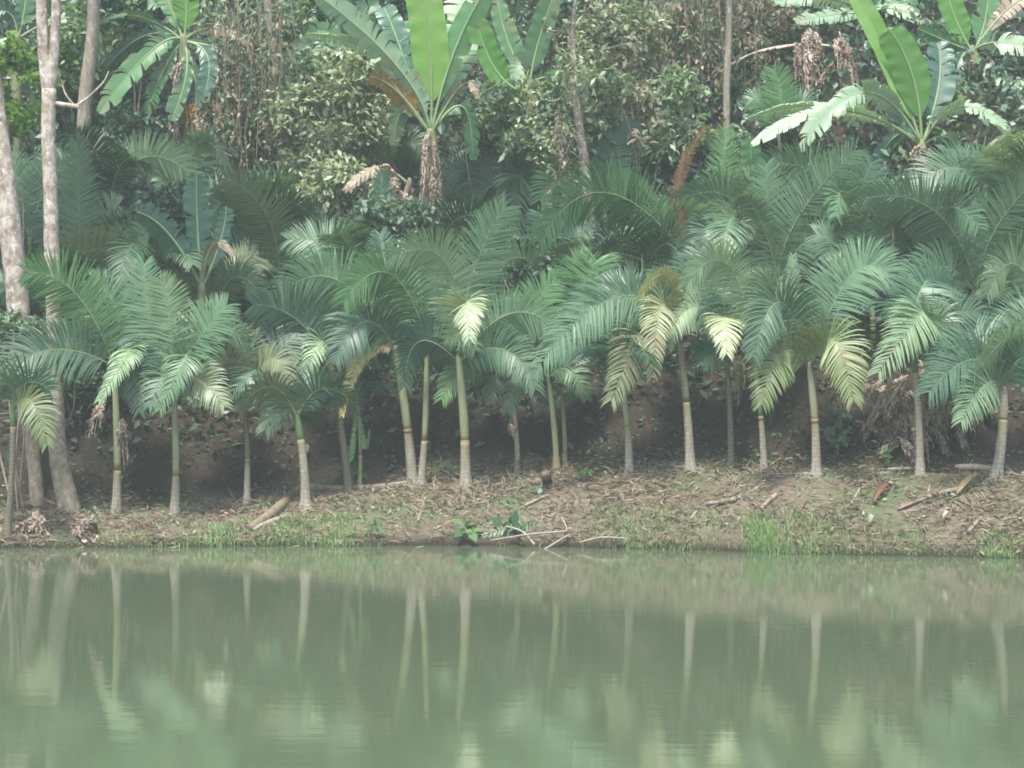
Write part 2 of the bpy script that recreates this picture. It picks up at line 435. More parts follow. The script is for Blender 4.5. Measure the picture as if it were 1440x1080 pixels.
# ------------------------------------------------------------------ leaf clouds
def leaf_quads(mb, c, size, updir=0.35, asp=0.42, dirs=None, sag=0.25):
    n = len(c)
    D = norm(rng.normal(0, 1, (n, 3)) + np.array([0, -0.35, -sag])) if dirs is None else dirs
    Nn = norm(rng.normal(0, 0.7, (n, 3)) + ZV * (0.5 + updir) + np.array([0, -0.25, 0]))
    S = norm(np.cross(D, Nn)); Nn = np.cross(S, D)
    l = (size * (0.6 + 0.8 * rng.random(n)))[:, None]
    w = l * asp
    fold = l * 0.08
    a = c; m = c + D * l * 0.5 - Nn * fold; b = c + D * l - Nn * l * 0.12
    V = np.stack([a, m - S * w * 0.5 + Nn * fold * 1.6, b, m + S * w * 0.5 + Nn * fold * 1.6], 1)
    mb.add(V, np.arange(n * 4).reshape(n, 4))

def leafy(parent, centre, radii, count, mat, size=0.10, clumps=22, name='foliage', shell=0.5, asp=0.42):
    centre = np.asarray(centre, float); radii = np.asarray(radii, float)
    cd = norm(rng.normal(0, 1, (clumps, 3))) * (shell + (1 - shell) * rng.random((clumps, 1)))
    cs = rng.uniform(0.16, 0.36, clumps)
    wt = cs ** 1.5; wt /= wt.sum()
    k = rng.choice(clumps, count, p=wt)
    off = rng.normal(0, 1, (count, 3)); off = norm(off) * (rng.random((count, 1)) ** 0.5)
    c = centre + (cd[k] + off * cs[k][:, None]) * radii
    mb = MB(); leaf_quads(mb, c, size, asp=asp)
    return mb.build(name, mat, parent), centre + cd * radii

# ------------------------------------------------------------------ palm tree
def palm(label, crown, base=None, Y=None, w=17, fronds=(), fill=5, join=None, group=None, bark='palm_bark', shaft='shaft',
         ring=True, lean=0.0, fkind='dark', flen=1.7, extra=None, shaft_h=None, minaz=None, stem_h=0.9):
    if base is not None:
        b = hit(*base)
    else:
        ys = np.arange(2.5, 12, 0.02)
        zc = CAM_Z - (crown[1] - 540.0) / F * (ys - CAM_Y); xc = (crown[0] - 720.0) / F * (ys - CAM_Y)
        k = np.argmax(zc - ground(xc, ys) < stem_h); Y = float(ys[k]) if k > 0 else Y
        c0 = P(crown[0], crown[1], Y); b = np.array([c0[0] + lean, Y, G(c0[0] + lean, Y)])
    Yc = b[1] if Y is None else Y
    top = P(crown[0], crown[1], Yc)
    m = (Yc - CAM_Y) / F
    root = empty('palm_tree', b)
    tag(root, label, 'palm tree', group)
    r = w * m * 0.5 * 0.70
    H = top[2] - b[2]
    if join is not None:
        jz = P(0, join, Yc)[2]; fj = float(np.clip((jz - b[2]) / H, 0.1, 0.95))
    else:
        fj = max(0.25, 1 - (shaft_h or 0.55) / max(H, 0.3))
    def at(f, bow=0.03):
        q = b * (1 - f) + top * f
        return q + np.array([bow * math.sin(f * PI), 0, 0])
    tb = MB()
    fs = [-0.06 / max(H, .3), 0.0, 0.05, 0.12, 0.28, 0.6 * fj + 0.1, fj] if fj > 0.36 else [-0.06, 0, 0.08, 0.16, fj]
    rr = ([1.85, 1.6, 1.32, 1.14, 1.0, 0.92, 0.85] if fj > 0.36 else [1.7, 1.5, 1.2, 1.05, 0.9])
    pts = [at(f) for f in fs]
    tube(tb, pts, np.array(rr) * r, seg=12, n=26, wob=0.015)
    to = tb.build('trunk', bark, root)
    zj = H * fj
    tz = np.concatenate(tb.v)[:, 2] - b[2]
    to.data.attributes.new('blend', 'FLOAT', 'POINT').data.foreach_set('value', np.clip((tz - zj + 0.45) / 0.45, 0, 1).astype(np.float32))
    sb = MB()
    tube(sb, [at(fj), at(fj + (1 - fj) * 0.25), at(fj + (1 - fj) * 0.7), at(1.0), at(1.0) + np.array([0, 0, 0.06])],
         np.array([0.84, 0.92, 0.78, 0.60, 0.25]) * r, seg=10, n=12)
    so_ = sb.build('crownshaft', shaft, root)
    tz = np.concatenate(sb.v)[:, 2] - b[2]
    so_.data.attributes.new('blend', 'FLOAT', 'POINT').data.foreach_set('value', np.clip(1 - (tz - zj) / 0.40, 0, 1).astype(np.float32))
    if ring:
        rb = MB(); h = 0.036
        f2 = h / max(H, .3)
        tube(rb, [at(fj - f2), at(fj + f2 * 0.9)], np.array([0.885, 0.89]) * r, seg=12, n=3)
        rb.build('leaf_scar', 'ring', root)
    org = top
    for fr in fronds:
        (mx, my, tx, ty, dy, kind) = fr[:6]
        L = fr[6] if len(fr) > 6 else 0.40
        face = fr[7] if len(fr) > 7 else 0.7
        droop = fr[8] if len(fr) > 8 else 0.55
        frond(root, org + np.array([0, 0, -0.04]), P(mx, my, Yc + dy * 0.5), P(tx, ty, Yc + dy), kind, L, face, droop)
    for i in range(fill):
        az = (i + rng.random() * 0.7) / max(fill, 1) * 2 * PI + 0.4
        if (len(fronds) >= 3 and base is not None) or (len(fronds) >= 2 and base is None and ring is False and fill < 7): az = rng.uniform(0.12, 0.88) * PI
        if minaz is not None: az = rng.uniform(*minaz)
        el = math.radians(rng.uniform(28, 72))
        ln = flen * rng.uniform(0.85, 1.15)
        dh = np.array([math.cos(az), math.sin(az) * 0.8 + 0.25, 0]); dh /= np.linalg.norm(dh)
        pm = org + ln * 0.52 * (dh * math.cos(el) + ZV * math.sin(el))
        e2 = el - math.radians(rng.uniform(55, 80))
        p1 = pm + ln * 0.5 * (dh * math.cos(e2) + ZV * math.sin(e2))
        k = fkind if rng.random() < 0.7 else random.choice(['dark', 'mid', 'mid', 'olive', 'light' if base is None else 'mid'])
        frond(root, org, pm, p1, k, rng.uniform(0.38, 0.50), rng.uniform(0.3, 0.75), rng.uniform(0.35, 0.7))
    if extra: extra(root, org, Yc)
    return root

def banana(label, base_px, crown, Y, leaves, dry=(), w=16, group='banana plants on the hillside', stem='ban_stem', skirt=0, skirt_len=0.9):
    top = P(crown[0], crown[1], Y)
    x0 = P(base_px, 0, Y)[0]
    b = np.array([x0, Y, G(x0, Y)])
    root = empty('banana_plant', b); tag(root, label, 'banana plant', group)
    m = (Y - CAM_Y) / F; r = w * m / 2
    mb = MB()
    if top[2] < b[2] + 0.35: top = b + np.array([top[0] - b[0], 0, 0.35])
    tube(mb, [b - ZV * 0.1, b + (top - b) * 0.3, b + (top - b) * 0.75, top, top + ZV * 0.12], np.array([1.5, 1.25, 1.0, 0.75, 0.3]) * r, seg=10, n=16, wob=0.02)
    mb.build('pseudostem', stem, root)
    for lf in leaves:
        mx, my, tx, ty, dy, kind, wpx = lf[:7]
        kw = lf[7] if len(lf) > 7 else {}
        p0 = top
        if 'frm' in kw:
            kw = dict(kw); a = kw.pop('frm'); p0 = P(a[0], a[1], Y + dy * 0.2)
        banana_leaf(root, p0, P(mx, my, Y + dy * 0.5), P(tx, ty, Y + dy), kind, wpx * m * 0.5 * (1.1 if wpx > 12 else 1), **kw)
    for d in dry:
        px, py, ln = d[:3]
        dry_leaf(root, P(px, py, Y - 0.1), ln, w=d[3] if len(d) > 3 else 0.10, mat=d[4] if len(d) > 4 else 'ban_dry')
    for i in range(skirt):
        f = rng.uniform(0.45, 1.0)
        a = rng.uniform(0, 2 * PI)
        dry_leaf(root, b + (top - b) * f, skirt_len * rng.uniform(0.6, 1.1), out=(0.22 * math.cos(a), 0.2 * math.sin(a) - 0.12), w=rng.uniform(0.07, 0.12))
    return root

def shrub(label, px, py, Y, rx, ry, count, mat, size=0.10, group='leafy shrubs on the hillside', cat='shrub', name='leafy_shrub', clumps=22, depth=0.6, asp=0.42, stems=5, second=None):
    m = (Y - CAM_Y) / F
    c = P(px, py, Y)
    g = G(c[0], Y)
    root = empty(name, (c[0], Y, g)); tag(root, label, cat, group)
    _, cl = leafy(root, c, (rx * m * 1.15, max(rx, ry) * m * depth, ry * m * 1.15), count, mat, size * 1.45, clumps, asp=asp)
    if second:
        leafy(root, c, (rx * m * 0.95, max(rx, ry) * m * depth, ry * m * 0.95), int(count * second[1]), second[0], size * 1.4, clumps, name='browned_foliage' if 'br' in second[0] or 'dry' in second[0] else 'young_foliage', asp=asp)
    mb = MB()
    for k in range(min(stems, len(cl))):
        s = np.array([c[0] + rng.normal(0, 0.06), Y + rng.normal(0, 0.06), g - 0.08])
        e = cl[k]
        mid = (s + e) / 2 + rng.normal(0, 0.10, 3)
        tube(mb, [s, mid, e], [0.022, 0.015, 0.005], seg=6, n=10)
        for j in range(3):
            q = mid + (e - mid) * rng.random(); t = q + rng.normal(0, 0.25, 3) * np.array([1, 1, 0.7])
            tube(mb, [q, (q + t) / 2 + rng.normal(0, 0.04, 3), t], [0.008, 0.006, 0.003], seg=5, n=6)
    mb.build('stem', 'grey_bark', root)
    return root

# ================================================================== SETTING
def make_ground():
    xs = np.concatenate([np.linspace(-400, -14, 24)[:-1], np.linspace(-14, -9, 22)[:-1], np.linspace(-9, 9, 190)[:-1], np.linspace(9, 14, 22)[:-1], np.linspace(14, 400, 24)])
    ys = np.concatenate([np.linspace(-400, -33, 16)[:-1], np.linspace(-33, -26, 24)[:-1], np.linspace(-26, -3, 16)[:-1], np.linspace(-3, 5, 110)[:-1], np.linspace(5, 16, 70)[:-1], np.linspace(16, 60, 40)[:-1], np.linspace(60, 400, 12)])
    X, Y = np.meshgrid(xs, ys); Z = ground(X, Y)
    nx, ny = len(xs), len(ys)
    mb = MB()
    q = (np.arange(ny - 1)[:, None] * nx + np.arange(nx - 1)[None]).reshape(-1)
    mb.add(np.stack([X, Y, Z], -1).reshape(-1, 3), np.stack([q, q + 1, q + nx + 1, q + nx], 1))
    m, nt, out = new_mat('soil_and_litter')
    geo = N(nt, 'ShaderNodeNewGeometry')
    n1 = N(nt, 'ShaderNodeTexNoise', in_Scale=1.1, in_Detail=8.0, in_Roughness=0.7)
    n2 = N(nt, 'ShaderNodeTexNoise', in_Scale=9.0, in_Detail=8.0, in_Roughness=0.75)
    n3 = N(nt, 'ShaderNodeTexVoronoi', in_Scale=26.0)
    n4 = N(nt, 'ShaderNodeTexNoise', in_Scale=0.75, in_Detail=5.0, in_Roughness=0.6)
    mp = N(nt, 'ShaderNodeMapping'); mp.inputs['Location'].default_value = (31, 7, 3)
    nt.links.new(geo.outputs['Position'], mp.inputs['Vector'])
    for n in (n1, n2, n3): nt.links.new(geo.outputs['Position'], n.inputs['Vector'])
    nt.links.new(mp.outputs[0], n4.inputs['Vector'])
    soil = ramp(nt, n2.outputs['Fac'], [(0.28, (0.054, 0.043, 0.030)), (0.5, (0.105, 0.087, 0.060)), (0.72, (0.185, 0.157, 0.113))])
    flakes = mix_rgb(nt, n3.outputs['Distance'], (0.235, 0.205, 0.152), (0.078, 0.061, 0.043))
    f1 = ramp(nt, n1.outputs['Fac'], [(0.42, (0, 0, 0)), (0.62, (1, 1, 1))])
    c = mix_rgb(nt, f1, soil, flakes)
    f2 = ramp(nt, n4.outputs['Fac'], [(0.50, (0, 0, 0)), (0.66, (0.7, 0.7, 0.7))])
    c = mix_rgb(nt, f2, c, (0.085, 0.125, 0.055))
    at = N(nt, 'ShaderNodeAttribute'); at.attribute_name = 'crown_shade'
    shaded_soil = ramp(nt, n2.outputs['Fac'], [(0.3, (0.024, 0.018, 0.014)), (0.55, (0.043, 0.034, 0.027)), (0.75, (0.082, 0.065, 0.051))])
    c = mix_rgb(nt, at.outputs['Fac'], c, shaded_soil)  # darker soil colour on the slope stands in for the palm crowns' shade
    sz = N(nt, 'ShaderNodeSeparateXYZ'); nt.links.new(geo.outputs['Position'], sz.inputs[0])
    mr = N(nt, 'ShaderNodeMapRange'); nt.links.new(sz.outputs['Z'], mr.inputs[0]); mr.inputs[1].default_value = 0.03; mr.inputs[2].default_value = 0.17; mr.inputs[3].default_value = 1.0; mr.inputs[4].default_value = 0.0
    c = mix_rgb(nt, mr.outputs[0], c, (0.030, 0.026, 0.018))
    p = N(nt, 'ShaderNodeBsdfPrincipled'); p.inputs['Roughness'].default_value = 0.95
    p.inputs['Specular IOR Level'].default_value = 0.1
    nt.links.new(c, p.inputs['Base Color'])
    b = N(nt, 'ShaderNodeBump'); b.inputs['Strength'].default_value = 0.7; b.inputs['Distance'].default_value = 0.05
    nt.links.new(n2.outputs['Fac'], b.inputs['Height']); nt.links.new(b.outputs[0], p.inputs['Normal'])
    nt.links.new(p.outputs[0], out.inputs['Surface'])
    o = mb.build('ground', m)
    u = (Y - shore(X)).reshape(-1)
    shade_v = np.clip((u - 2.2 + 0.35 * vnoise(X, Y, 1.5, 8).reshape(-1)) / 0.5, 0, 1)  # mask of the painted crown shade, from behind the bank upwards
    o.data.attributes.new('crown_shade', 'FLOAT', 'POINT').data.foreach_set('value', shade_v.astype(np.float32)); tag(o, 'brown earth bank rising into a steep hillside behind the pond', 'ground', kind='structure')

def make_water():
    mb = MB()
    mb.add([(-37, -31, 0), (37, -31, 0), (37, 2.2, 0), (-37, 2.2, 0)], [(0, 1, 2, 3)])
    m, nt, out = new_mat('murky_pond_water')
    geo = N(nt, 'ShaderNodeNewGeometry')
    mp = N(nt, 'ShaderNodeMapping'); mp.inputs['Scale'].default_value = (0.6, 1.6, 1)
    nt.links.new(geo.outputs['Position'], mp.inputs['Vector'])
    n1 = N(nt, 'ShaderNodeTexNoise', in_Scale=2.6, in_Detail=3.0, in_Roughness=0.5)
    nt.links.new(mp.outputs[0], n1.inputs['Vector'])
    mp2 = N(nt, 'ShaderNodeMapping'); mp2.inputs['Scale'].default_value = (1.0, 3.0, 1)
    nt.links.new(geo.outputs['Position'], mp2.inputs['Vector'])
    n2 = N(nt, 'ShaderNodeTexNoise', in_Scale=7.0, in_Detail=2.0)
    nt.links.new(mp2.outputs[0], n2.inputs['Vector'])
    b = N(nt, 'ShaderNodeBump'); b.inputs['Strength'].default_value = WATER_BUMP; b.inputs['Distance'].default_value = 0.02
    nt.links.new(n1.outputs['Fac'], b.inputs['Height'])
    b2 = N(nt, 'ShaderNodeBump'); b2.inputs['Strength'].default_value = WATER_BUMP * 0.6; b2.inputs['Distance'].default_value = 0.008
    nt.links.new(n2.outputs['Fac'], b2.inputs['Height']); nt.links.new(b.outputs[0], b2.inputs['Normal'])
    p = N(nt, 'ShaderNodeBsdfPrincipled')
    p.inputs['Base Color'].default_value = WATER_COL
    p.inputs['Roughness'].default_value = 0.05; p.inputs['IOR'].default_value = 1.333
    nt.links.new(b2.outputs[0], p.inputs['Normal'])
    nt.links.new(p.outputs[0], out.inputs['Surface'])
    o = mb.build('water', m, smooth=False); tag(o, 'still murky green pond water reflecting the palms', 'water', kind='structure')

WATER_BUMP = 0.055
WATER_COL = (0.074, 0.100, 0.058, 1)
make_ground(); make_water()

# ================================================================== PALMS ON THE BANK
GB = 'palms planted along the bank'
D1 = -0.5
palm('thin dark palm stem at the very left edge, holding one low yellowish fan', (18, 570), base=(10, 752), w=13, join=600, group=GB, bark='palm_bark_dark', shaft='shaft_dark', ring=False, fill=3, flen=0.9,
     fronds=[(45, 566, 66, 625, -.4, 'ygreen', .32, .7, .7), (10, 540, -30, 560, -.3, 'mid')])
palm('green shafted palm with a withered brown leaf hanging beside its trunk', (160, 512), base=(164, 722), w=17, join=662, group=GB, ring=False, fill=3,
     fronds=[(72, 492, -8, 535, -.5, 'mid', .50, .75, .75), (108, 415, 40, 383, -.3, 'green', .48, .95, .25), (110, 470, 62, 500, .2, 'mid', .40, .8, .5),
             (182, 492, 140, 562, -.8, 'light', .26, .5, .9), (185, 520, 196, 578, -.5, 'dark', .34, .6, .8), (165, 440, 130, 395, .3, 'mid', .4, .8, .3),
             (205, 490, 240, 500, .2, 'olive', .35, .5, .6)],
     extra=lambda root, org, Yc: [dry_leaf(root, P(147, 565, Yc - .1), 0.55, w=.10, mat='ban_dry', name='dead_frond'), dry_leaf(root, P(172, 590, Yc - .1), 0.85, w=.10, name='dead_frond')])
palm('palm with a bright green upper shaft and three fronds standing straight up', (243, 528), base=(246, 722), w=16, join=670, group=GB, ring=False, fill=3,
     fronds=[(240, 445, 226, 395, -.1, 'light', .34, 1.0, .2), (212, 450, 203, 372, .2, 'clear', .38, 1.0, .2), (276, 532, 314, 570, -.5, 'olive', .36, .7, .8), (262, 500, 225, 575, -.7, 'mid', .32, .6, .8),
             (285, 470, 318, 430, .1, 'mid', .4, .8, .4), (232, 530, 210, 570, -.5, 'mid', .34, .6, .8)])
palm('slim dark trunked palm with a torn orange band low on its stem', (343, 548), base=(347, 708), w=12, join=648, group=GB, shaft='palm_bark_dark', fill=3, fkind='olive',
     fronds=[(322, 508, 293, 527, -.5, 'khaki', .32, .7, .7), (382, 505, 408, 545, -.4, 'khaki', .30, .5, .8), (360, 520, 330, 548, -.5, 'dark', .4, .5, .9), (300, 490, 262, 500, .1, 'dark', .42, .7, .6),
             (385, 500, 420, 470, .3, 'dark', .42, .7, .5)])
palm('palm leaning left beside the mossy fallen log, trunk bare of bands', (418, 588), base=(430, 712), w=18, join=618, group=GB, fill=3, ring=False, shaft='shaft_dark', flen=1.1,
     fronds=[(385, 545, 342, 568, -.4, 'olive', .32, .6, .8), (440, 540, 470, 560, .3, 'dark', .34, .6, .7)])
palm('greenish palm with one wide pale frond bowing low to the left', (463, 515), base=(491, 694), w=15, join=560, group=GB, bark='palm_bark_dark', ring=False, fill=3,
     fronds=[(420, 452, 358, 428, -.4, 'dark', .50, .95, .45), (430, 530, 374, 602, -.9, 'light', .40, .85, .6), (452, 480, 428, 532, -.6, 'light', .26, .5, .8), (475, 440, 455, 390, .3, 'mid', .40, .9, .3),
             (500, 490, 545, 500, .2, 'dark')])
palm('slender sapling palm with a forked green stem and few leaves', (502, 560), base=(506, 684), w=8, join=640, group=GB, bark='shaft', ring=False, fill=2, flen=.6,
     fronds=[(490, 540, 478, 560, -.1, 'mid', .2), (512, 625, 520, 605, -.1, 'green', .05), (494, 640, 487, 628, -.1, 'green', .05)])
palm('left palm of the pair sharing one root, with a yellow dying frond', (556, 490), base=(581, 686), w=19, join=606, group=GB, fill=3,
     fronds=[(512, 495, 481, 582, -.5, 'yellow', .15, .7, .9), (470, 392, 383, 428, -.1, 'clear', .46, .85, .6), (515, 452, 472, 505, -.6, 'dark', .48, .75, .75), (545, 400, 535, 330, .5, 'dark', .34, .9, .2),
             (530, 440, 500, 400, .2, 'mid')])
palm('right palm of the pair sharing one root, leaning slightly right', (600, 475), base=(592, 686), w=14, join=620, group=GB, fill=3, ring=False,
     fronds=[(548, 385, 484, 424, -.6, 'green', .46, .85, .6), (630, 455, 668, 492, -.6, 'mid', .34, .8, .7), (590, 400, 560, 350, .4, 'mid'), (640, 440, 690, 430, .2, 'dark')])
palm('stout palm with a tall frond upright to the right and a cream frond in front', (645, 505), base=(655, 684), w=20, join=622, group=GB, fill=3,
     fronds=[(628, 372, 548, 362, -.5, 'light', .42, .75, .55), (668, 380, 712, 292, -.4, 'clear', .46, 1.0, .15), (655, 425, 660, 474, -1.1, 'pale', .32, .75, .55), (722, 440, 790, 478, -.3, 'clear', .38, .85, .55),
             (708, 492, 752, 545, -.5, 'mid', .36, .8, .7), (590, 480, 570, 540, .1, 'dark', .35)])
palm('short thin palm with a dead leaf stub halfway up its trunk', (719, 555), base=(728, 666), w=11, join=602, group=GB, fill=3, flen=1.1, ring=True,
     fronds=[(676, 505, 622, 560, -.5, 'green', .36, .8, .75), (745, 520, 770, 570, -.2, 'dark', .3), (700, 525, 690, 560, -.4, 'mid', .28)],
     extra=lambda root, org, Yc: dry_leaf(root, P(717, 596, Yc - .05), 0.25, w=.05, name='dead_frond'))
palm('green multi ringed palm with a yellow base beside a brown stump', (770, 530), base=(783, 664), w=14, join=652, group=GB, shaft='shaft', fill=3, flen=1.2, ring=True,
     fronds=[(742, 512, 715, 575, -.5, 'mid', .32, .8, .7), (760, 490, 788, 440, -.5, 'green', .12, .6, .3), (735, 455, 705, 440, .2, 'mid', .38), (800, 520, 825, 560, -.3, 'mid', .25), (750, 450, 780, 395, .2, 'green', .42, .95, .3)])
palm('thin green palm with leaf stalks forking like arms', (788, 548), base=(794, 655), w=10, join=640, group=GB, shaft='shaft', fill=2, flen=1.1, ring=False,
     fronds=[(822, 395, 770, 428, .2, 'green', .42, .85, .5), (800, 560, 808, 540, -.2, 'mid', .10), (776, 570, 768, 555, -.2, 'mid', .10), (830, 400, 838, 370, .2, 'green', .4, .9, .3)])
palm('palm half hidden behind a khaki frond that droops to its trunk', (875, 540), base=(885, 669), w=15, join=600, group=GB, fill=3, ring=False, flen=1.2,
     fronds=[(900, 470, 860, 562, -.7, 'khaki', .42, .85, .65), (850, 470, 820, 450, .3, 'dark')])
palm('tall straight palm with a broad frond sweeping far left and whitewash at its foot', (953, 462), base=(971, 660), w=17, join=566, group=GB, fill=3, shaft='palm_bark_dark', ring=False,
     fronds=[(868, 418, 753, 520, -.6, 'clear', .48, .8, .65), (930, 432, 918, 528, -.7, 'khaki', .30, .7, .75), (938, 390, 900, 416, -.4, 'yellow', .16, .7, .8), (900, 420, 850, 400, .3, 'dark'), (975, 400, 985, 350, .4, 'dark')])
palm('plain grey green palm under a small cream coloured fan', (1019, 478), base=(1028, 661), w=12, join=520, group=GB, fill=3, bark='palm_bark_dark', ring=False, shaft='palm_bark_dark',
     fronds=[(980, 430, 936, 478, -.5, 'light', .36, .75, .75), (1020, 446, 1022, 496, -1.0, 'pale', .32, .75, .6), (1000, 500, 980, 500, -.2, 'dark', .3), (1040, 430, 1070, 420, .3, 'dark')],
     extra=lambda root, org, Yc: dry_leaf(root, P(1036, 500, Yc - .05), 0.80, w=.09, mat='khaki', name='dead_frond', sway=.02))
palm('palm with one brilliant pale green frond arching over its left', (1056, 478), base=(1075, 662), w=12, join=588, group=GB, fill=3, ring=True, shaft='shaft_dark',
     fronds=[(1022, 372, 965, 400, -.5, 'light', .36, .75, .65), (1082, 398, 1108, 432, -.5, 'light', .28, .7, .7), (1060, 420, 1080, 390, .4, 'mid')])
palm('palm with two wide yellow green fronds spread like wings', (1138, 515), base=(1148, 668), w=17, join=592, group=GB, fill=3, ring=True,
     fronds=[(1100, 496, 1072, 566, -.7, 'ygreen', .40, .85, .55), (1172, 478, 1200, 562, -.7, 'ygreen', .42, .85, .55), (1098, 425, 1060, 500, -.7, 'mid', .44, .8, .65), (1200, 385, 1262, 400, 0, 'clear', .44, .8, .5),
             (1160, 420, 1190, 370, .3, 'mid'), (1120, 440, 1115, 360, .2, 'light', .16, .8, .2)])
palm('bare grey palm by the heap of dead leaves, shaft very short', (1282, 470), base=(1294, 668), w=15, join=524, group=GB, fill=3, ring=False, shaft='shaft_dark',
     fronds=[(1296, 440, 1236, 522, -.5, 'light', .42, .85, .65), (1320, 455, 1310, 530, -.3, 'mid', .34, .7, .7), (1330, 445, 1375, 440, .2, 'mid')])
palm('thick pale trunked palm nearest the right edge, dark fronds above it', (1412, 548), base=(1401, 671), w=21, join=590, group=GB, fill=3, ring=False, shaft='palm_bark',
     fronds=[(1372, 505, 1306, 552, -.5, 'dark', .48, .75, .7), (1450, 500, 1520, 560, -.5, 'dark', .50, .75, .7), (1388, 540, 1352, 592, -.7, 'light', .36, .8, .65), (1420, 478, 1368, 530, -.4, 'light', .30, .6, .8),
             (1440, 470, 1470, 430, .3, 'mid')])

# ================================================================== PALMS UP THE SLOPE
GS = 'young palms growing up the slope'
palm('slope palm with a long glossy frond arching left at the right side', (1374, 415), Y=3.6, w=15, group=GS, fill=4, ring=False,
     fronds=[(1318, 300, 1212, 280, -.5, 'clear', .48, .75, .45), (1396, 330, 1462, 248, -.3, 'mid', .44, .85, .4), (1318, 375, 1252, 442, -.3, 'mid', .40, .8, .7), (1340, 360, 1300, 380, .2, 'dark'), (1440, 360, 1480, 400, -.3, 'mid')])
palm('slope palm at the right edge with fronds reaching left', (1462, 440), Y=3.2, w=15, group=GS, fill=4, ring=False,
     fronds=[(1428, 372, 1388, 412, -.3, 'light', .40, .75, .6), (1430, 440, 1384, 470, -.3, 'mid', .40, .75, .6), (1430, 400, 1392, 380, .2, 'mid', .4)])
palm('slope palm with a dark frond raised towards the bananas at upper right', (1095, 395), Y=4.2, w=15, group=GS, fill=5, ring=False,
     fronds=[(1120, 310, 1202, 212, -.3, 'clear', .50, .9, .35), (1082, 310, 1078, 232, .1, 'mid', .38, .9, .3), (1065, 300, 1035, 285, -.4, 'light', .24, .5, .8), (1150, 330, 1200, 380, -.3, 'mid', .44, .8, .6), (1050, 340, 1000, 350, 0, 'dark')])
palm('slope palm with an upright yellow green spear and a brown withering blade', (985, 385), Y=3.6, w=16, group=GS, fill=5, ring=False,
     fronds=[(1010, 290, 1020, 185, .1, 'green', .36, 1.0, .15), (860, 272, 760, 338, -.5, 'green', .54, .8, .5), (950, 290, 992, 178, -.1, 'rust', .13, .9, .1), (955, 310, 962, 215, -.1, 'rust', .12, .9, .1), (1035, 312, 1026, 362, -.9, 'pale', .34, .6, .6),
             (830, 350, 785, 370, -.2, 'light', .26, .5, .8), (1040, 330, 1065, 370, -.3, 'mid', .36)])
palm('slope palm with one olive frond standing tall and curling at its tip', (393, 395), Y=3.8, w=14, group=GS, fill=4, ring=False,
     fronds=[(376, 305, 318, 250, -.9, 'olive', .40, .98, .2), (430, 340, 470, 370, .2, 'dark'), (350, 370, 300, 400, -.1, 'dark', .4, .7, .6)])
palm('slope palm with a narrow feather frond straight up beside the pale trunk', (112, 395), Y=4.4, w=14, group=GS, fill=5, ring=False,
     fronds=[(112, 300, 108, 200, -.4, 'clear', .36, 1.0, .15), (80, 330, 60, 300, .2, 'dark', .4, .8, .4), (140, 320, 165, 290, .2, 'mid', .4, .8, .4)])
palm('slope palm left of centre with two yellowish edged fronds spreading sideways', (195, 415), Y=3.9, w=14, group=GS, fill=4, ring=False,
     fronds=[(165, 350, 128, 372, -.2, 'olive', .34, .7, .6), (180, 350, 215, 300, .2, 'mid', .40, .9, .3), (215, 330, 160, 380, -.5, 'clear', .36, .8, .6), (240, 360, 290, 385, -.2, 'olive', .4, .7, .6)])
palm('slope palm under the bluish banana leaves with low dull fronds', (300, 440), Y=3.6, w=14, group=GS, fill=5, ring=False, fkind='olive',
     fronds=[(330, 390, 370, 420, -.3, 'mid', .40, .7, .6), (270, 400, 215, 420, -.3, 'olive', .40, .7, .6)])
palm('slope palm with dark narrow vertical frond next to a yellow spear', (545, 415), Y=3.7, w=14, group=GS, fill=4, ring=False,
     fronds=[(540, 330, 536, 245, 0, 'dark', .30, 1.0, .15), (522, 345, 503, 285, -.1, 'ygreen', .05, .9, .1), (560, 350, 590, 320, .2, 'dark'), (500, 380, 450, 360, .2, 'mid')])
palm('slope palm in the dark gap right of the tallest upright frond', (765, 425), Y=4.2, w=14, group=GS, fill=4, ring=False,
     fronds=[(740, 365, 688, 385, -.4, 'clear', .36, .75, .7), (795, 350, 830, 330, .2, 'dark'), (800, 395, 840, 420, -.3, 'mid', .38), (770, 350, 760, 300, .2, 'dark', .4, .9, .3)])
palm('dark slope palm high beside the thin pale trunk', (850, 300), Y=6.2, w=14, group=GS, fill=6, ring=False,
     fronds=[(880, 250, 925, 285, -.3, 'light', .14, .6, .8), (860, 220, 880, 170, .2, 'dark', .45, .9, .3), (800, 250, 760, 280, -.2, 'mid', .45, .8, .5)])
palm('dark slope palm hanging over the gap at the picture middle', (748, 300), Y=5.6, w=14, group=GS, fill=5, ring=False,
     fronds=[(790, 235, 830, 300, -.2, 'mid', .42, .8, .6), (730, 245, 722, 330, -.3, 'mid', .40, .8, .6), (700, 260, 670, 300, 0, 'dark', .44, .8, .5)])
palm('deep green slope palm below the big banana leaves', (690, 290), Y=6.8, w=14, group=GS, fill=6, ring=False,
     fronds=[(695, 230, 690, 170, .1, 'dark', .5, .95, .3), (655, 240, 620, 270, 0, 'dark', .45, .8, .5)])
palm('slope palm at upper left whose single pale frond droops right', (262, 285), Y=6.2, w=13, group=GS, fill=5, ring=False,
     fronds=[(280, 200, 322, 238, -.3, 'light', .24, .6, .8), (220, 250, 190, 290, -.1, 'mid', .44), (300, 270, 335, 300, 0, 'dark')])
palm('slope palm behind the two pale trunks at far left', (42, 350), Y=5.0, w=14, group=GS, fill=6, ring=False,
     fronds=[(30, 270, 10, 230, .1, 'mid', .44, .8, .4), (60, 270, 95, 230, .1, 'mid', .44, .9, .3)])
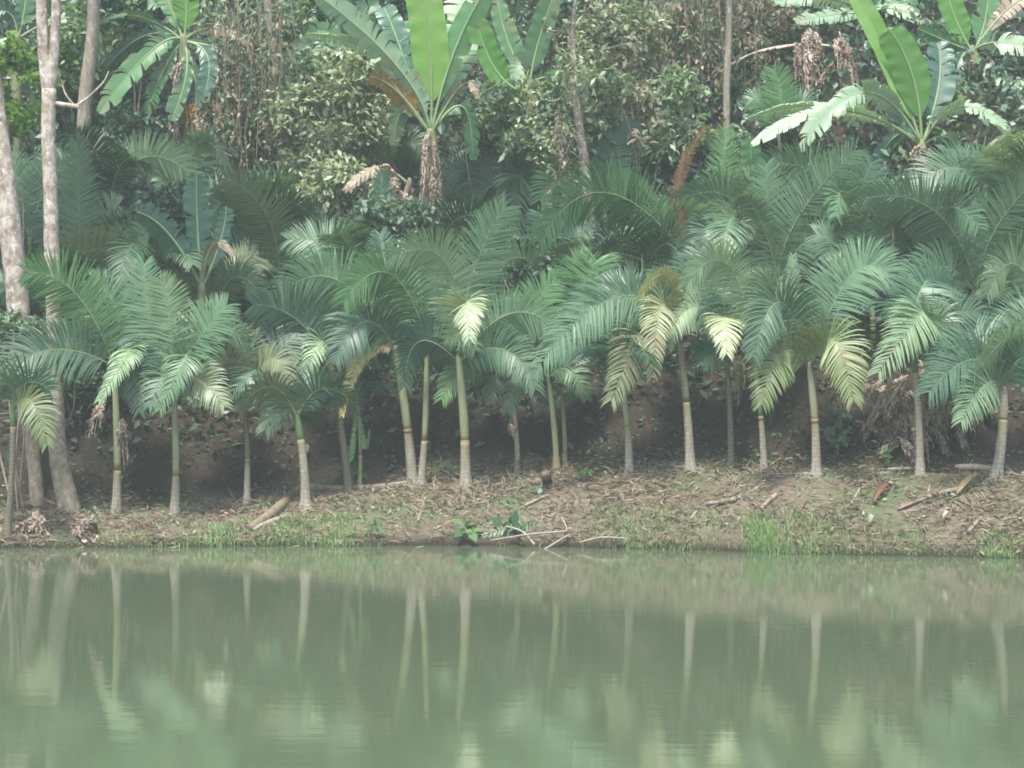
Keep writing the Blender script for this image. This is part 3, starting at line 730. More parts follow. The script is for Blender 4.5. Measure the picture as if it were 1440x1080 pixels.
palm('slope palm low behind the leaf pile with leaves tilted right', (1225, 420), Y=4.4, w=13, group=GS, fill=5, ring=False,
     fronds=[(1215, 380, 1262, 352, -.3, 'light', .16, .6, .8), (1190, 360, 1150, 330, .2, 'mid', .44), (1215, 340, 1228, 290, .2, 'mid', .4, .9, .3)])
palm('small slope palm beneath the hillside scrub at centre left', (455, 400), Y=4.6, w=13, group=GS, fill=6, ring=False, flen=1.2,
     fronds=[(460, 330, 440, 300, .1, 'dark', .36, .9, .3), (490, 350, 520, 380, -.2, 'mid', .36)])
palm('small pale fan palm glinting above the hanging dead banana stalk', (548, 230), Y=6.8, w=7, group=GS, fill=2, flen=.8, ring=False, bark='palm_bark_dark', shaft='palm_bark_dark',
     fronds=[(545, 180, 545, 208, -.6, 'pale', .30, .5, .5), (575, 200, 600, 230, -.2, 'mid', .3), (520, 210, 495, 240, -.2, 'light', .28)])
palm('feathery green palm far up between brown vine curtains', (1095, 190), Y=8.6, w=10, group=GS, fill=4, flen=1.0, ring=False, fkind='green',
     fronds=[(1098, 140, 1088, 98, 0, 'green', .34, 1.0, .2), (1075, 150, 1055, 140, 0, 'mid', .3), (1120, 150, 1140, 150, 0, 'mid', .3)])

for l, c, fk, fr in [
  ('dim slope palm between the pale forked tree and the hanging banana leaf', (152, 290), 'dark', [(150, 240, 185, 215, .1, 'mid', .4)]),
  ('slope palm right of the bluish banana plant, under the curled olive frond', (345, 345), 'dark', [(320, 300, 300, 330, -.2, 'mid', .4), (370, 300, 400, 320, 0, 'dark', .42)]),
  ('slope palm directly below the shaggy hanging dead stalk', (605, 365), 'dark', [(585, 320, 560, 350, -.2, 'mid', .4), (640, 320, 680, 350, 0, 'dark', .44)]),
  ('slope palm in the dark hollow above the khaki drooping frond', (905, 400), 'dark', [(925, 330, 940, 290, .1, 'mid', .44, .9, .3), (870, 380, 830, 410, -.2, 'mid', .4)]),
  ('slope palm just below the lowest tip of the bowing pale banana leaf', (1190, 330), 'mid', [(1165, 280, 1140, 300, -.1, 'mid', .42), (1210, 270, 1225, 230, .1, 'dark', .42, .9, .3)]),
  ('slope palm behind the pair of leaning trunks, fronds bluish', (500, 430), 'mid', [(470, 390, 430, 400, -.2, 'mid', .42), (500, 360, 520, 320, .1, 'dark', .4, .9, .3)]),
  ('slope palm low behind the far left palms', (70, 440), 'dark', [(60, 390, 30, 400, -.1, 'mid', .42), (95, 390, 120, 370, 0, 'dark', .42)]),
  ('slope palm between the yellow green spear frond and the dark raised frond', (1050, 350), 'mid', [(1045, 290, 1060, 250, 0, 'mid', .42, .9, .3), (1010, 320, 985, 345, -.2, 'dark', .42)]),
  ('slope palm high at right under the corner banana leaves', (1415, 300), 'mid', [(1390, 260, 1360, 290, -.2, 'mid', .42), (1430, 250, 1455, 230, 0, 'mid', .42)]),
  ('slope palm at the foot of the yellow leaved shrub', (420, 345), 'dark', [(440, 300, 465, 320, -.1, 'mid', .4)]),
  ('slope palm behind the glossy arching frond at right', (1300, 385), 'mid', [(1280, 330, 1250, 320, 0, 'mid', .42), (1320, 330, 1350, 310, 0, 'mid', .42)]),
  ('slope palm among the three upright fronds at left', (225, 385), 'mid', [(240, 330, 260, 300, 0, 'mid', .42, .9, .3)])]:
    palm(l, c, Y=5.0, w=13, group=GS, fill=7, flen=1.9, ring=False, fkind=fk, fronds=fr, bark='palm_bark_dark')

# ================================================================== BANANA PLANTS
banana('banana plant with huge upright bright green blades at top centre', 628, (606, 190), 6.4,
       [(604, 60, 586, -40, -.2, 'ban_bright', 50, dict(face=1.0, droop=.08, tears=0, fold=.1)),
        (640, 70, 690, -25, -.1, 'ban_mid', 46, dict(face=.95, droop=.1, tears=2, fold=.25)),
        (560, 95, 440, -12, -.4, 'ban_pale', 44, dict(face=.75, droop=.3, tears=12)),
        (695, 95, 668, 20, .0, 'ban_bright', 44, dict(face=.9, droop=.15, tears=1, frm=(735, 130))),
        (650, 60, 640, -10, .8, 'ban_pale', 60, dict(face=.9, droop=.25, tears=10)),
        (545, 85, 428, 50, -.2, 'ban_pale', 26, dict(face=.5, droop=.7, tears=12)),
        (560, 130, 520, 108, -.3, 'ban_orange', 30, dict(face=.7, droop=.5, tears=5)),
        (540, 100, 530, 88, -.5, 'ban_pale', 20, dict(face=.7, droop=.5, tears=3)),
        (650, 120, 672, 140, -.5, 'ban_dry', 20, dict(face=.6, droop=.8, tears=6)), (570, 150, 555, 205, .2, 'ban_mid', 34, dict(face=.8, droop=.4, tears=6)), (650, 150, 665, 225, .2, 'ban_mid', 34, dict(face=.85, droop=.4, tears=5)), (560, 60, 540, 10, .6, 'ban_blue', 36, dict(face=.8, droop=.3, tears=5))],
       dry=[(604, 185, 1.9, .065), (610, 200, 1.8, .06), (600, 190, 1.6, .06), (606, 230, 1.5, .055), (618, 240, 1.0, .08), (580, 265, .8, .08), (583, 290, .7, .08), (570, 255, .7, .07)], w=20)
banana('banana plant with blue green blades right of the tallest one', 745, (745, 120), 7.2,
       [(757, 60, 782, -15, 0, 'ban_mid', 38, dict(face=.9, droop=.15, tears=1)),
        (780, 110, 825, 140, -.3, 'ban_mid', 34, dict(face=.7, droop=.4, tears=6)),
        (730, 90, 718, 150, -.4, 'ban_pale', 32, dict(face=.8, droop=.5, tears=6)),
        (715, 60, 700, 0, .3, 'ban_mid', 36, dict(face=.9, droop=.2, tears=3))], skirt=3, w=16)
banana('banana plant at upper left with a bunch of hanging dead leaves', 268, (258, 58), 7.6,
       [(215, 70, 138, 160, -.6, 'ban_mid', 42, dict(face=.85, droop=.35, tears=9)),
        (262, 105, 240, 170, -.5, 'ban_mid', 34, dict(face=.9, droop=.3, tears=4)),
        (190, 22, 134, 38, -.2, 'ban_mid', 24, dict(face=.4, droop=.6, tears=6)),
        (262, 10, 256, -45, 0, 'ban_bright', 40, dict(face=.95, droop=.15, tears=2)),
        (300, 40, 352, 62, -.2, 'ban_dry', 26, dict(face=.6, droop=.6, tears=8)),
        (292, 80, 286, 135, -.4, 'ban_blue', 34, dict(face=.8, droop=.4, tears=4)),
        (330, 80, 345, 120, -.2, 'ban_blue', 24, dict(face=.8, droop=.5, tears=6)),
        (240, 10, 220, -30, .3, 'ban_mid', 34, dict(face=.8, droop=.2, tears=3)), (232, 95, 205, 165, -.3, 'ban_mid', 30, dict(face=.85, droop=.3, tears=5)), (275, 120, 268, 190, -.3, 'ban_blue', 30, dict(face=.8, droop=.4, tears=5)), (300, 70, 320, 130, .1, 'ban_blue', 34, dict(face=.8, droop=.4, tears=5)), (205, 50, 150, 95, .2, 'ban_blue', 30, dict(face=.7, droop=.4, tears=8))],
       dry=[(265, 140, .9, .12, 'ban_orange'), (285, 150, .9, .13), (250, 150, .8, .10), (275, 200, .6, .12, 'ban_orange'), (300, 130, 1.0, .12)], w=18, skirt=3)
banana('banana plant with a broad bright blade and two pale leaves bowing left', 1298, (1296, 205), 5.8,
       [(1284, 110, 1248, 38, -.2, 'ban_bright', 60, dict(face=.95, droop=.12, tears=1, fold=.15)),
        (1255, 95, 1192, -25, .1, 'ban_bright', 34, dict(face=.8, droop=.1, tears=0)),
        (1215, 130, 1124, 214, -.8, 'ban_pale', 46, dict(face=.6, droop=.45, tears=8)),
        (1175, 155, 1056, 205, -.3, 'ban_pale', 38, dict(face=.5, droop=.6, tears=12)),
        (1180, 150, 1050, 168, .2, 'ban_pale', 30, dict(face=.5, droop=.8, tears=14)),
        (1350, 150, 1420, 184, -.3, 'ban_pale', 32, dict(face=.55, droop=.6, tears=9)),
        (1320, 120, 1318, 60, .6, 'ban_blue', 50, dict(face=.9, droop=.3, tears=6)), (1262, 190, 1230, 240, .1, 'ban_blue', 30, dict(face=.8, droop=.5, tears=6)), (1335, 195, 1345, 245, .2, 'ban_mid', 32, dict(face=.85, droop=.4, tears=4)), (1255, 150, 1215, 120, .7, 'ban_blue', 36, dict(face=.8, droop=.4, tears=6))],
       dry=[(1285, 215, .5, .10), (1300, 225, .7, .10), (1310, 225, .6, .12)], w=17, skirt=3, skirt_len=.6)
banana('banana plant with many torn leaves in the top right corner', 1372, (1368, 120), 7.4,
       [(1345, 30, 1322, -40, 0, 'ban_bright', 50, dict(face=.9, droop=.2, tears=3)),
        (1400, 60, 1460, 70, -.3, 'ban_pale', 44, dict(face=.7, droop=.5, tears=8)),
        (1400, 105, 1470, 130, -.5, 'ban_pale', 40, dict(face=.6, droop=.55, tears=8)),
        (1350, 85, 1338, 140, -.4, 'ban_blue', 36, dict(face=.8, droop=.5, tears=8)),
        (1375, 170, 1362, 228, -.4, 'ban_mid', 46, dict(face=.95, droop=.25, tears=2)),
        (1385, 30, 1392, -40, .2, 'ban_mid', 44, dict(face=.9, droop=.2, tears=3)),
        (1335, 60, 1290, 40, -.1, 'ban_mid', 36, dict(face=.7, droop=.5, tears=8)),
        (1420, 10, 1455, 0, 0, 'ban_dry', 30, dict(face=.7, droop=.7, tears=9))],
       dry=[(1388, 80, .8, .12), (1395, 130, .6, .1), (1345, 200, .6, .1)], w=18, skirt=4)
banana('banana plant behind, its torn pale leaves spreading across the top right', 1228, (1222, 52), 8.6,
       [(1165, -2, 1088, 2, -.2, 'ban_pale', 36, dict(face=.6, droop=.6, tears=14)),
        (1180, 20, 1118, 30, -.4, 'ban_pale', 34, dict(face=.6, droop=.6, tears=12)),
        (1270, 15, 1325, 52, -.4, 'ban_pale', 34, dict(face=.6, droop=.6, tears=12)),
        (1240, 0, 1270, -40, .2, 'ban_mid', 40, dict(face=.8, droop=.3, tears=4)),
        (1285, 0, 1330, 10, .1, 'ban_mid', 36, dict(face=.7, droop=.5, tears=8))],
       dry=[(1185, 60, 1.0, .12), (1240, 60, .9, .12)], w=18, skirt=4)
banana('low banana plant at the right edge with bleached dry leaf tips', 1442, (1440, 230), 5.2,
       [(1420, 190, 1375, 222, -.2, 'khaki', 8, dict(face=.6, droop=.5, tears=3)),
        (1430, 225, 1402, 262, -.4, 'ban_pale', 30, dict(face=.6, droop=.8, tears=8)),
        (1435, 250, 1420, 285, -.6, 'ban_pale', 30, dict(face=.7, droop=.5, tears=9)),
        (1470, 160, 1500, 130, .2, 'ban_mid', 44, dict(face=.8, droop=.3, tears=4))],
       dry=[(1425, 265, .4, .10), (1410, 240, .5, .1)], w=14, skirt=2, skirt_len=.5)
banana('bluish banana plant with one blade upright, one bowing left, mid left', 282, (284, 405), 4.8,
       [(278, 320, 276, 245, -.1, 'ban_blue', 46, dict(face=.95, droop=.15, tears=6)),
        (238, 330, 192, 298, -.3, 'ban_blue', 44, dict(face=.85, droop=.4, tears=7)),
        (300, 345, 332, 362, -.4, 'ban_dry', 18, dict(face=.5, droop=.8, tears=4)),
        (310, 340, 318, 290, .1, 'ban_blue', 30, dict(face=.8, droop=.4, tears=5))], w=14)
banana('banana plant half outside the top left corner', 20, (25, 55), 8.2,
       [(0, 60, -30, 78, -.2, 'ban_pale', 30, dict(face=.5, droop=.6, tears=6)),
        (45, 20, 80, 30, .1, 'ban_mid', 30, dict(face=.6, droop=.5, tears=6)),
        (15, 20, -10, 20, -.1, 'ban_blue', 34, dict(face=.7, droop=.4, tears=4)),
        (35, 10, 40, -40, .1, 'ban_mid', 36, dict(face=.9, droop=.2, tears=3)),
        (100, 25, 140, 62, 0, 'ban_pale', 26, dict(face=.6, droop=.5, tears=8))], w=15, skirt=3)
banana('single upright banana blade between slope palms, right of the spear frond', 1062, (1058, 290), 6.0,
       [(1058, 240, 1054, 190, -.1, 'ban_mid', 30, dict(face=1.0, droop=.1, tears=0)),
        (1078, 240, 1098, 225, 0, 'ban_blue', 26, dict(face=.8, droop=.4, tears=4))], w=10)
banana('dead banana stem wrapped in brown hanging leaves beside another, right of centre', 1142, (1138, 62), 8.2,
       [(1092, 66, 1005, 107, -.5, 'ban_dry', 9, dict(face=.3, droop=.8, tears=9, frm=(1212, 72), rib='bare_rib'))],
       dry=[(1138, 40, 1.6, .16), (1145, 60, 1.5, .15), (1130, 50, 1.5, .14), (1150, 50, 1.4, .12), (1140, 100, .9, .15), (1120, 60, 1.0, .12)], w=20, stem='ban_stem_dry', skirt=4)
banana('second dead banana stem with a narrower skirt of dry leaves', 1182, (1180, 70), 8.0, [],
       dry=[(1180, 45, 1.6, .13), (1186, 60, 1.5, .12), (1174, 55, 1.5, .12), (1181, 100, .9, .12)], w=17, stem='ban_stem_dry', skirt=3)
banana('withered banana stem draped in brown leaves below the corner plant', 1330, (1328, 250), 6.4, [],
       dry=[(1320, 235, .8, .13), (1335, 240, .9, .13), (1350, 250, .8, .12), (1310, 240, .7, .12), (1365, 260, .7, .12)], w=15, stem='ban_stem_dry', skirt=3, skirt_len=.6)
banana('leaning dry banana stalk with a bent dead blade, centre left', 508, (575, 260), 6.0,
       [(530, 238, 485, 268, -.2, 'ban_dry', 34, dict(face=.5, droop=1.0, tears=10))],
       dry=[(555, 250, .6, .11), (545, 265, .6, .12), (565, 270, .7, .11)], w=10, stem='ban_stem_dry')

def generic_leaves(cx, cy, spread, n, kinds):
    out = []
    for i in range(n):
        a = PI * (i + .5) / n + rng.normal(0, .12); l = spread * rng.uniform(.8, 1.15)
        dx, dy = math.cos(a), math.sin(a)
        out.append((cx + dx * l * .55, cy - l * (.25 + .55 * dy), cx + dx * l * 1.05, cy - l * (1.1 * dy - .25), rng.uniform(-.5, .3), kinds[i % len(kinds)], 40, dict(face=rng.uniform(.55, .9), droop=.45, tears=int(rng.integers(5, 11)))))
    return out
for l, cx, cy, Y, sp, n, kinds in [
  ('banana plant peeking out behind the torn corner plant', 1432, 95, 9.2, 105, 6, ['ban_pale', 'ban_mid', 'ban_blue']),
  ('banana plant at the top edge between the two pale leaved plants', 1305, 40, 9.6, 100, 6, ['ban_blue', 'ban_pale', 'ban_mid']),
  ('banana plant behind the grey trunk at top left', 165, 75, 9.4, 105, 6, ['ban_blue', 'ban_mid', 'ban_mid']),
  ('dull banana plant deep behind the pale bowing leaves', 1215, 190, 8.8, 95, 6, ['ban_blue', 'ban_mid', 'ban_dry']),
  ('shaded banana plant between the slender spotted trunk and blue green blades', 870, 150, 9.4, 90, 5, ['ban_blue', 'ban_mid']),
  ('shaded banana plant beneath the long torn leaf of the tallest one', 500, 95, 8.8, 95, 6, ['ban_blue', 'ban_mid', 'ban_pale'])]:
    banana(l, cx, (cx, cy), Y, generic_leaves(cx, cy, sp, n, kinds), w=14, skirt=3, skirt_len=.7)

# ================================================================== TREES
def trunk_pts(rows, Y, dys=None):
    out = []
    for k, (px, py, w) in enumerate(rows):
        y = Y + (dys[k] if dys else 0)
        p = P(px, py, y); out.append((*p, w * (y - CAM_Y) / F / 2))
    return np.array(out)

def tree(label, rows, mat, base_px=None, Y=None, limbs=(), crown=None, group='pale trunked trees', foot=1.6, seg=14):
    if base_px is not None: b = hit(*base_px); Y = b[1]
    else:
        c = P(rows[0][0], rows[0][1], Y); b = np.array([c[0], Y, G(c[0], Y)])
    root = empty('tree', b); tag(root, label, 'tree', group)
    r0 = rows[0][2] * (Y - CAM_Y) / F / 2
    pts = trunk_pts(rows, Y)
    head = np.array([[b[0], b[1], b[2] - 0.15, r0 * foot], [b[0], b[1], b[2] + 0.05, r0 * foot * 0.9]])
    if pts[0][2] < b[2] + 0.2: pts = pts[1:]
    allp = np.vstack([head, pts])
    mb = MB(); tube(mb, allp[:, :3], allp[:, 3], seg=seg, n=60, wob=0.02)
    mb.build('trunk', mat, root)
    for lb in limbs:
        q = trunk_pts(lb, Y); mb = MB(); tube(mb, q[:, :3], q[:, 3], seg=10, n=30, wob=0.02)
        mb.build('limb', mat, root)
    if crown:
        for (cx, cy, rx, ry, n, cm, dy) in crown:
            m = (Y - CAM_Y) / F
            c = P(cx, cy, Y + dy)
            leafy(root, c, (rx * m, rx * m, ry * m), n, cm, 0.13, 26, name='crown')
    return root

tree('mottled pale tree forking in two near the top left, roots spread at the water', [(92, 690, 30), (82, 640, 26), (78, 560, 24), (76, 450, 22), (73, 360, 22), (71, 270, 20), (68, 190, 20), (69, 125, 21)], 'pale_bark', base_px=(97, 720),
     limbs=[[(69, 140, 18), (63, 90, 17), (59, 30, 16), (55, -60, 15), (40, -200, 11), (15, -330, 5)], [(69, 140, 16), (75, 85, 15), (79, 20, 14), (80, -60, 13), (95, -210, 10), (125, -330, 5)], [(76, 146, 8), (96, 148, 6.5), (112, 150, 6)], [(108, 149, 6), (125, 136, 3.2), (145, 116, 2.2), (153, 100, 1.2)], [(105, 149, 3), (92, 132, 2), (86, 112, 1.2)]],
     crown=[(20, -330, 130, 90, 1500, 'sh_green', 0.3), (130, -340, 130, 90, 1500, 'sh_green', -.2)], foot=1.25)
tree('thick mottled pale trunk leaning out of the left edge', [(50, 690, 20), (47, 640, 20), (38, 570, 24), (28, 480, 31), (24, 410, 32), (15, 330, 32), (6, 240, 28), (-2, 180, 26), (-15, 80, 24), (-30, -60, 20), (-50, -250, 10)], 'pale_bark', base_px=(52, 702),
     crown=[(-60, -260, 140, 90, 1300, 'sh_green', 0)], foot=1.2)
tree('grey trunk standing behind the forked tree, upper left', [(118, 180, 20), (122, 120, 20), (130, 50, 18), (133, -30, 16), (138, -160, 8)], 'grey_bark', Y=7.2,
     crown=[(140, -160, 90, 60, 700, 'sh_green', 0)], foot=1.3)
tree('slender lichen spotted trunk bare below its leaves, right of centre', [(832, 330, 17), (826, 270, 16), (820, 215, 14), (812, 160, 11), (808, 105, 10), (806, 40, 6), (812, -30, 3)], 'spotted_bark', Y=5.9, foot=1.2,
     limbs=[[(815, 185, 4), (800, 205, 3), (793, 235, 2), (784, 255, 1.5)], [(809, 110, 4), (785, 140, 2.5), (762, 140, 1.5)], [(808, 90, 3), (850, 70, 2.5), (880, 62, 1.5)]], crown=[(840, -40, 80, 50, 600, 'sh_pale', 0), (815, 90, 40, 40, 260, 'sh_pale', -.3)])
tree('thin straight grey trunk before the brown vine curtain', [(1022, 190, 10), (1022, 120, 10), (1025, 50, 9), (1026, -40, 8), (1030, -150, 4)], 'grey_bark', Y=7.4, foot=1.2, crown=[(1030, -160, 90, 50, 700, 'sh_green', 0)])
tree('thin grey trunk at the top left of centre among vines', [(396, 165, 11), (390, 110, 11), (380, 50, 10), (374, -20, 9), (370, -150, 4)], 'grey_bark', Y=8.2, foot=1.2, crown=[(372, -160, 90, 50, 700, 'sh_green', 0)])
tree('bare dead sapling stem standing alone in the right hand palms', [(1258, 420, 8), (1257, 390, 8), (1256, 340, 5), (1255, 305, 3)], 'log', Y=3.3, foot=1.2, group=None)

# ================================================================== SHRUBS
SP = [
 ('pale yellow green shrub left of the hanging dead stalk', 455, 185, 7.3, 100, 95, 2500, 'sh_pale', .10, None),
 ('lower pale shrub spilling over the palms at centre left', 450, 285, 6.6, 92, 52, 1900, 'sh_pale', .10, ('sh_brown', .35)),
 ('dull green shrub under the long torn banana leaf', 480, 120, 7.6, 75, 60, 1500, 'sh_green', .10, ('sh_pale', .25)),
 ('pale leafed shrub with yellow touches at top right of centre', 850, 70, 7.3, 85, 70, 1900, 'sh_pale', .11, ('sh_brown', .3)),
 ('green shrub wrapped around the slender spotted trunk', 775, 175, 6.4, 80, 75, 1700, 'sh_green', .11, ('sh_pale', .35)),
 ('dusty green shrub right of the slender spotted trunk', 905, 165, 6.6, 85, 70, 1700, 'sh_green', .11, ('sh_brown', .4)),
 ('browning scrub below the vine curtain right of centre', 965, 75, 8.4, 75, 80, 1500, 'sh_brown', .10, ('sh_green', .3)),
 ('bright green broad leafed shrub between the two left trunks', 28, 130, 5.2, 44, 60, 900, 'sh_bright', .13, None),
 ('glossy shrub behind the grey trunk at upper left', 110, 90, 8.8, 55, 90, 1400, 'sh_green', .13, ('sh_bright', .2)),
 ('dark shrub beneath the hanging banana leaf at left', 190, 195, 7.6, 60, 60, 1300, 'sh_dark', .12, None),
 ('olive scrub behind the dead leaf bunch', 345, 150, 7.9, 55, 75, 1300, 'sh_brown', .10, ('sh_green', .5)),
 ('leafy scrub under the top edge, left of the long banana leaf', 420, 30, 9.4, 70, 60, 1500, 'sh_green', .11, None),
 ('dark shrub filling the top edge behind the bright blades', 540, 30, 9.6, 70, 60, 1400, 'sh_dark', .12, None),
 ('small green shrub below the blue green banana blades', 690, 175, 7.0, 55, 50, 1100, 'sh_green', .10, ('sh_pale', .3)),
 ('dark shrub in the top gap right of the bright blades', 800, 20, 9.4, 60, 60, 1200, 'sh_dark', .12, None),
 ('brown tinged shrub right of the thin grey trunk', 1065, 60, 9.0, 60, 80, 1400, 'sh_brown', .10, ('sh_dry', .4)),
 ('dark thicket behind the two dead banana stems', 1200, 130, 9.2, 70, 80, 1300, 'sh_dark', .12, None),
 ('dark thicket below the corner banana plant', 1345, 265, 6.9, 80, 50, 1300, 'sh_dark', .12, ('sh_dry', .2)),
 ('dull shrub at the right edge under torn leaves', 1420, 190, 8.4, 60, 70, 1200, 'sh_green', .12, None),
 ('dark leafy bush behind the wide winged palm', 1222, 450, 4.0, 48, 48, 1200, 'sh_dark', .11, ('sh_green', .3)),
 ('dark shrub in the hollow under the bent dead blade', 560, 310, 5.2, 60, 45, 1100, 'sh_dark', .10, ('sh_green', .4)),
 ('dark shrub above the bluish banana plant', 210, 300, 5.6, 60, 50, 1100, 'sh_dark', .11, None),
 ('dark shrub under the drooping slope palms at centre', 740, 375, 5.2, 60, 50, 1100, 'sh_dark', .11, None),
 ('small leafy bush at the foot of the leaning left trunk', 25, 460, 2.5, 28, 22, 420, 'sh_green', .09, None),
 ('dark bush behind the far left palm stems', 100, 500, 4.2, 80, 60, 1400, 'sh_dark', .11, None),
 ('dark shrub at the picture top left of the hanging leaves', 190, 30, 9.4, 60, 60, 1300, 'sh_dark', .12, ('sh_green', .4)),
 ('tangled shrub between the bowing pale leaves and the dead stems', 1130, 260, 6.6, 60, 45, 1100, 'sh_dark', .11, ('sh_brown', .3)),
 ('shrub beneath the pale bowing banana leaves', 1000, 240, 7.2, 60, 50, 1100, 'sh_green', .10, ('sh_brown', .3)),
]
for s in SP:
    shrub(s[0], s[1], s[2], s[3], s[4], s[5], s[6], s[7], s[8], second=s[9])
# broad leaved seedlings on the bank
def seedling(label, px, py, h, n, mat='green', size=.16, group='seedlings on the bank'):
    b = hit(px, py)
    root = empty('seedling', b); tag(root, label, 'seedling', group)
    mb = MB(); c = b + np.array([rng.normal(0, .08, n), rng.normal(0, .08, n), h * rng.uniform(.3, 1, n)]).T
    leaf_quads(mb, c, size, asp=.55); mb.build('leaves', mat, root)
    s = MB(); 
    for q in c[:5]: tube(s, [b - ZV * .03, (b + q) / 2 + rng.normal(0, .02, 3), q], [.008, .006, .004], seg=5, n=5)
    s.build('stem', 'shaft', root)
for a in [('bushy green seedling right of the wide winged palm', 1178, 640, .45, 60, 'sh_green'), ('pale green leaf shoot by the dead leaf heap', 1247, 655, .35, 10, 'light'),
          ('broad leafed weed at the waterline under the driftwood', 655, 757, .2, 14, 'green', .2), ('broad leafed weed left of the driftwood', 520, 752, .15, 10, 'green', .15),
          ('small bright weed clump near the stump', 826, 676, .18, 40, 'green', .09), ('broad green waterline weed by the dead branch', 720, 752, .25, 16, 'mid', .2),
          ('bright weed under the leaning greenish palm', 497, 680, .25, 26, 'green', .1), ('green fern sprig on the dark slope behind bare palm', 1180, 600, .35, 30, 'mid', .14)]:
    seedling(*a)

# ================================================================== HANGING VINES
def vines(label, x0, x1, y0, y1, Y, n, group='curtains of dry vines'):
    m = (Y - CAM_Y) / F
    a = P(x0, y0, Y); b = P(x1, y1, Y)
    base = np.array([(a[0] + b[0]) / 2, Y, G((a[0] + b[0]) / 2, Y)])
    root = empty('vine_curtain', base); tag(root, label, 'vines', group)
    mb = MB(); pts = []
    for i in range(n):
        x = rng.uniform(a[0], b[0]); y = Y + rng.normal(0, .25); top = a[2] + rng.uniform(-.5, .6); bot = max(b[2] + rng.uniform(-.2, .9), G(x, y) - 0.05)
        k = 7; z = np.linspace(top, bot, k)
        q = np.stack([x + np.cumsum(rng.normal(0, .035, k)), y + np.cumsum(rng.normal(0, .03, k)), z], 1)
        tube(mb, q, rng.uniform(.004, .011), seg=5, n=14); pts.append(q)
    mb.build('vine_stem', 'log', root)
    mb = MB()
    q = np.concatenate([p[rng.integers(0, 7, 26)] for p in pts]) + rng.normal(0, .09, (26 * n, 3))
    d = norm(rng.normal(0, .5, (len(q), 3)) + np.array([0, -.2, -1.0]))
    leaf_quads(mb, q, 0.13, dirs=d, asp=.35); mb.build('dry_leaves', 'sh_dry', root)
    mb = MB()
    q = np.concatenate([p[rng.integers(0, 7, 26)] for p in pts]) + rng.normal(0, .13, (26 * n, 3))
    leaf_quads(mb, q, 0.11, asp=.4); mb.build('green_leaves', 'sh_green', root)
vines('brown curtain of dry vines hanging around the thin straight trunk', 915, 1075, -10, 190, 8.0, 44)
vines('brown curtain of dry vines left of the pale shrub', 300, 405, 30, 240, 7.3, 34)
vines('wisp of dry vines hanging over the dark hollow by the spotted trunk', 770, 800, 180, 310, 5.5, 7)
vines('dry brown vines trailing behind the corner banana plant', 1380, 1440, 20, 200, 8.2, 14)

# ================================================================== DEADWOOD, LITTER
def wood(label, rows, name='log', cat='log', mat='log', group=None, seg=10, sink=0.0, wob=.03):
    """rows: list of poly-lines of (px, py, width px, dz)"""
    allp = []
    for poly in rows:
        q = []
        for (px, py, w, dz) in poly:
            h = hit(px, py) if dz is None else None
            if h is None:
                y = dz; h = P(px, py, y)
            r = w * (h[1] - CAM_Y) / F / 2
            q.append((*(h + (ZV * (r * .7) if dz is None else 0)), r))
        allp.append(np.array(q))
    o = MB()
    for q in allp: tube(o, q[:, :3], q[:, 3], seg=seg, n=24, wob=wob)
    ob = o.build(name, mat, origin=allp[0][0][:3]); tag(ob, label, cat, group)
    return ob
wood('mossy fallen log sloping down to the grass', [[(352, 748, 13, None), (385, 725, 15, None), (412, 702, 15, None), (428, 690, 13, None)]], name='fallen_log', mat='moss_log')
wood('long grey log lying behind the leaning palms', [[(432, 689, 10, None), (480, 692, 11, None), (530, 689, 10, None), (585, 682, 9, None)]], name='fallen_log', mat='log')
wood('short bleached log end in the bright grass', [[(355, 748, 8, None), (380, 738, 9, None), (402, 728, 6, None)]], name='driftwood', mat='white_wood')
wood('brown log lying left of the thick pale palm', [[(1343, 661, 9, None), (1370, 662, 11, None), (1398, 664, 9, None)]], name='fallen_log', mat='log')
wood('bleached dead branch reaching from the bank into the water', [[(690, 760, 2, .75), (740, 752, 2.6, .65), (785, 748, 3, .7), (797, 745, 3, .75), (790, 727, 2, .9)], [(712, 740, 2.5, .9), (735, 748, 3.4, .8), (752, 766, 3, .6)], [(745, 785, 2, .1), (770, 770, 2.6, .45), (800, 752, 2.4, .7)], [(815, 763, 3, .5), (845, 756, 3, .5), (880, 757, 2, .45)]], name='dead_branch', cat='branch', mat='white_wood', seg=6)
SW = 'dead sticks lying on the bank'
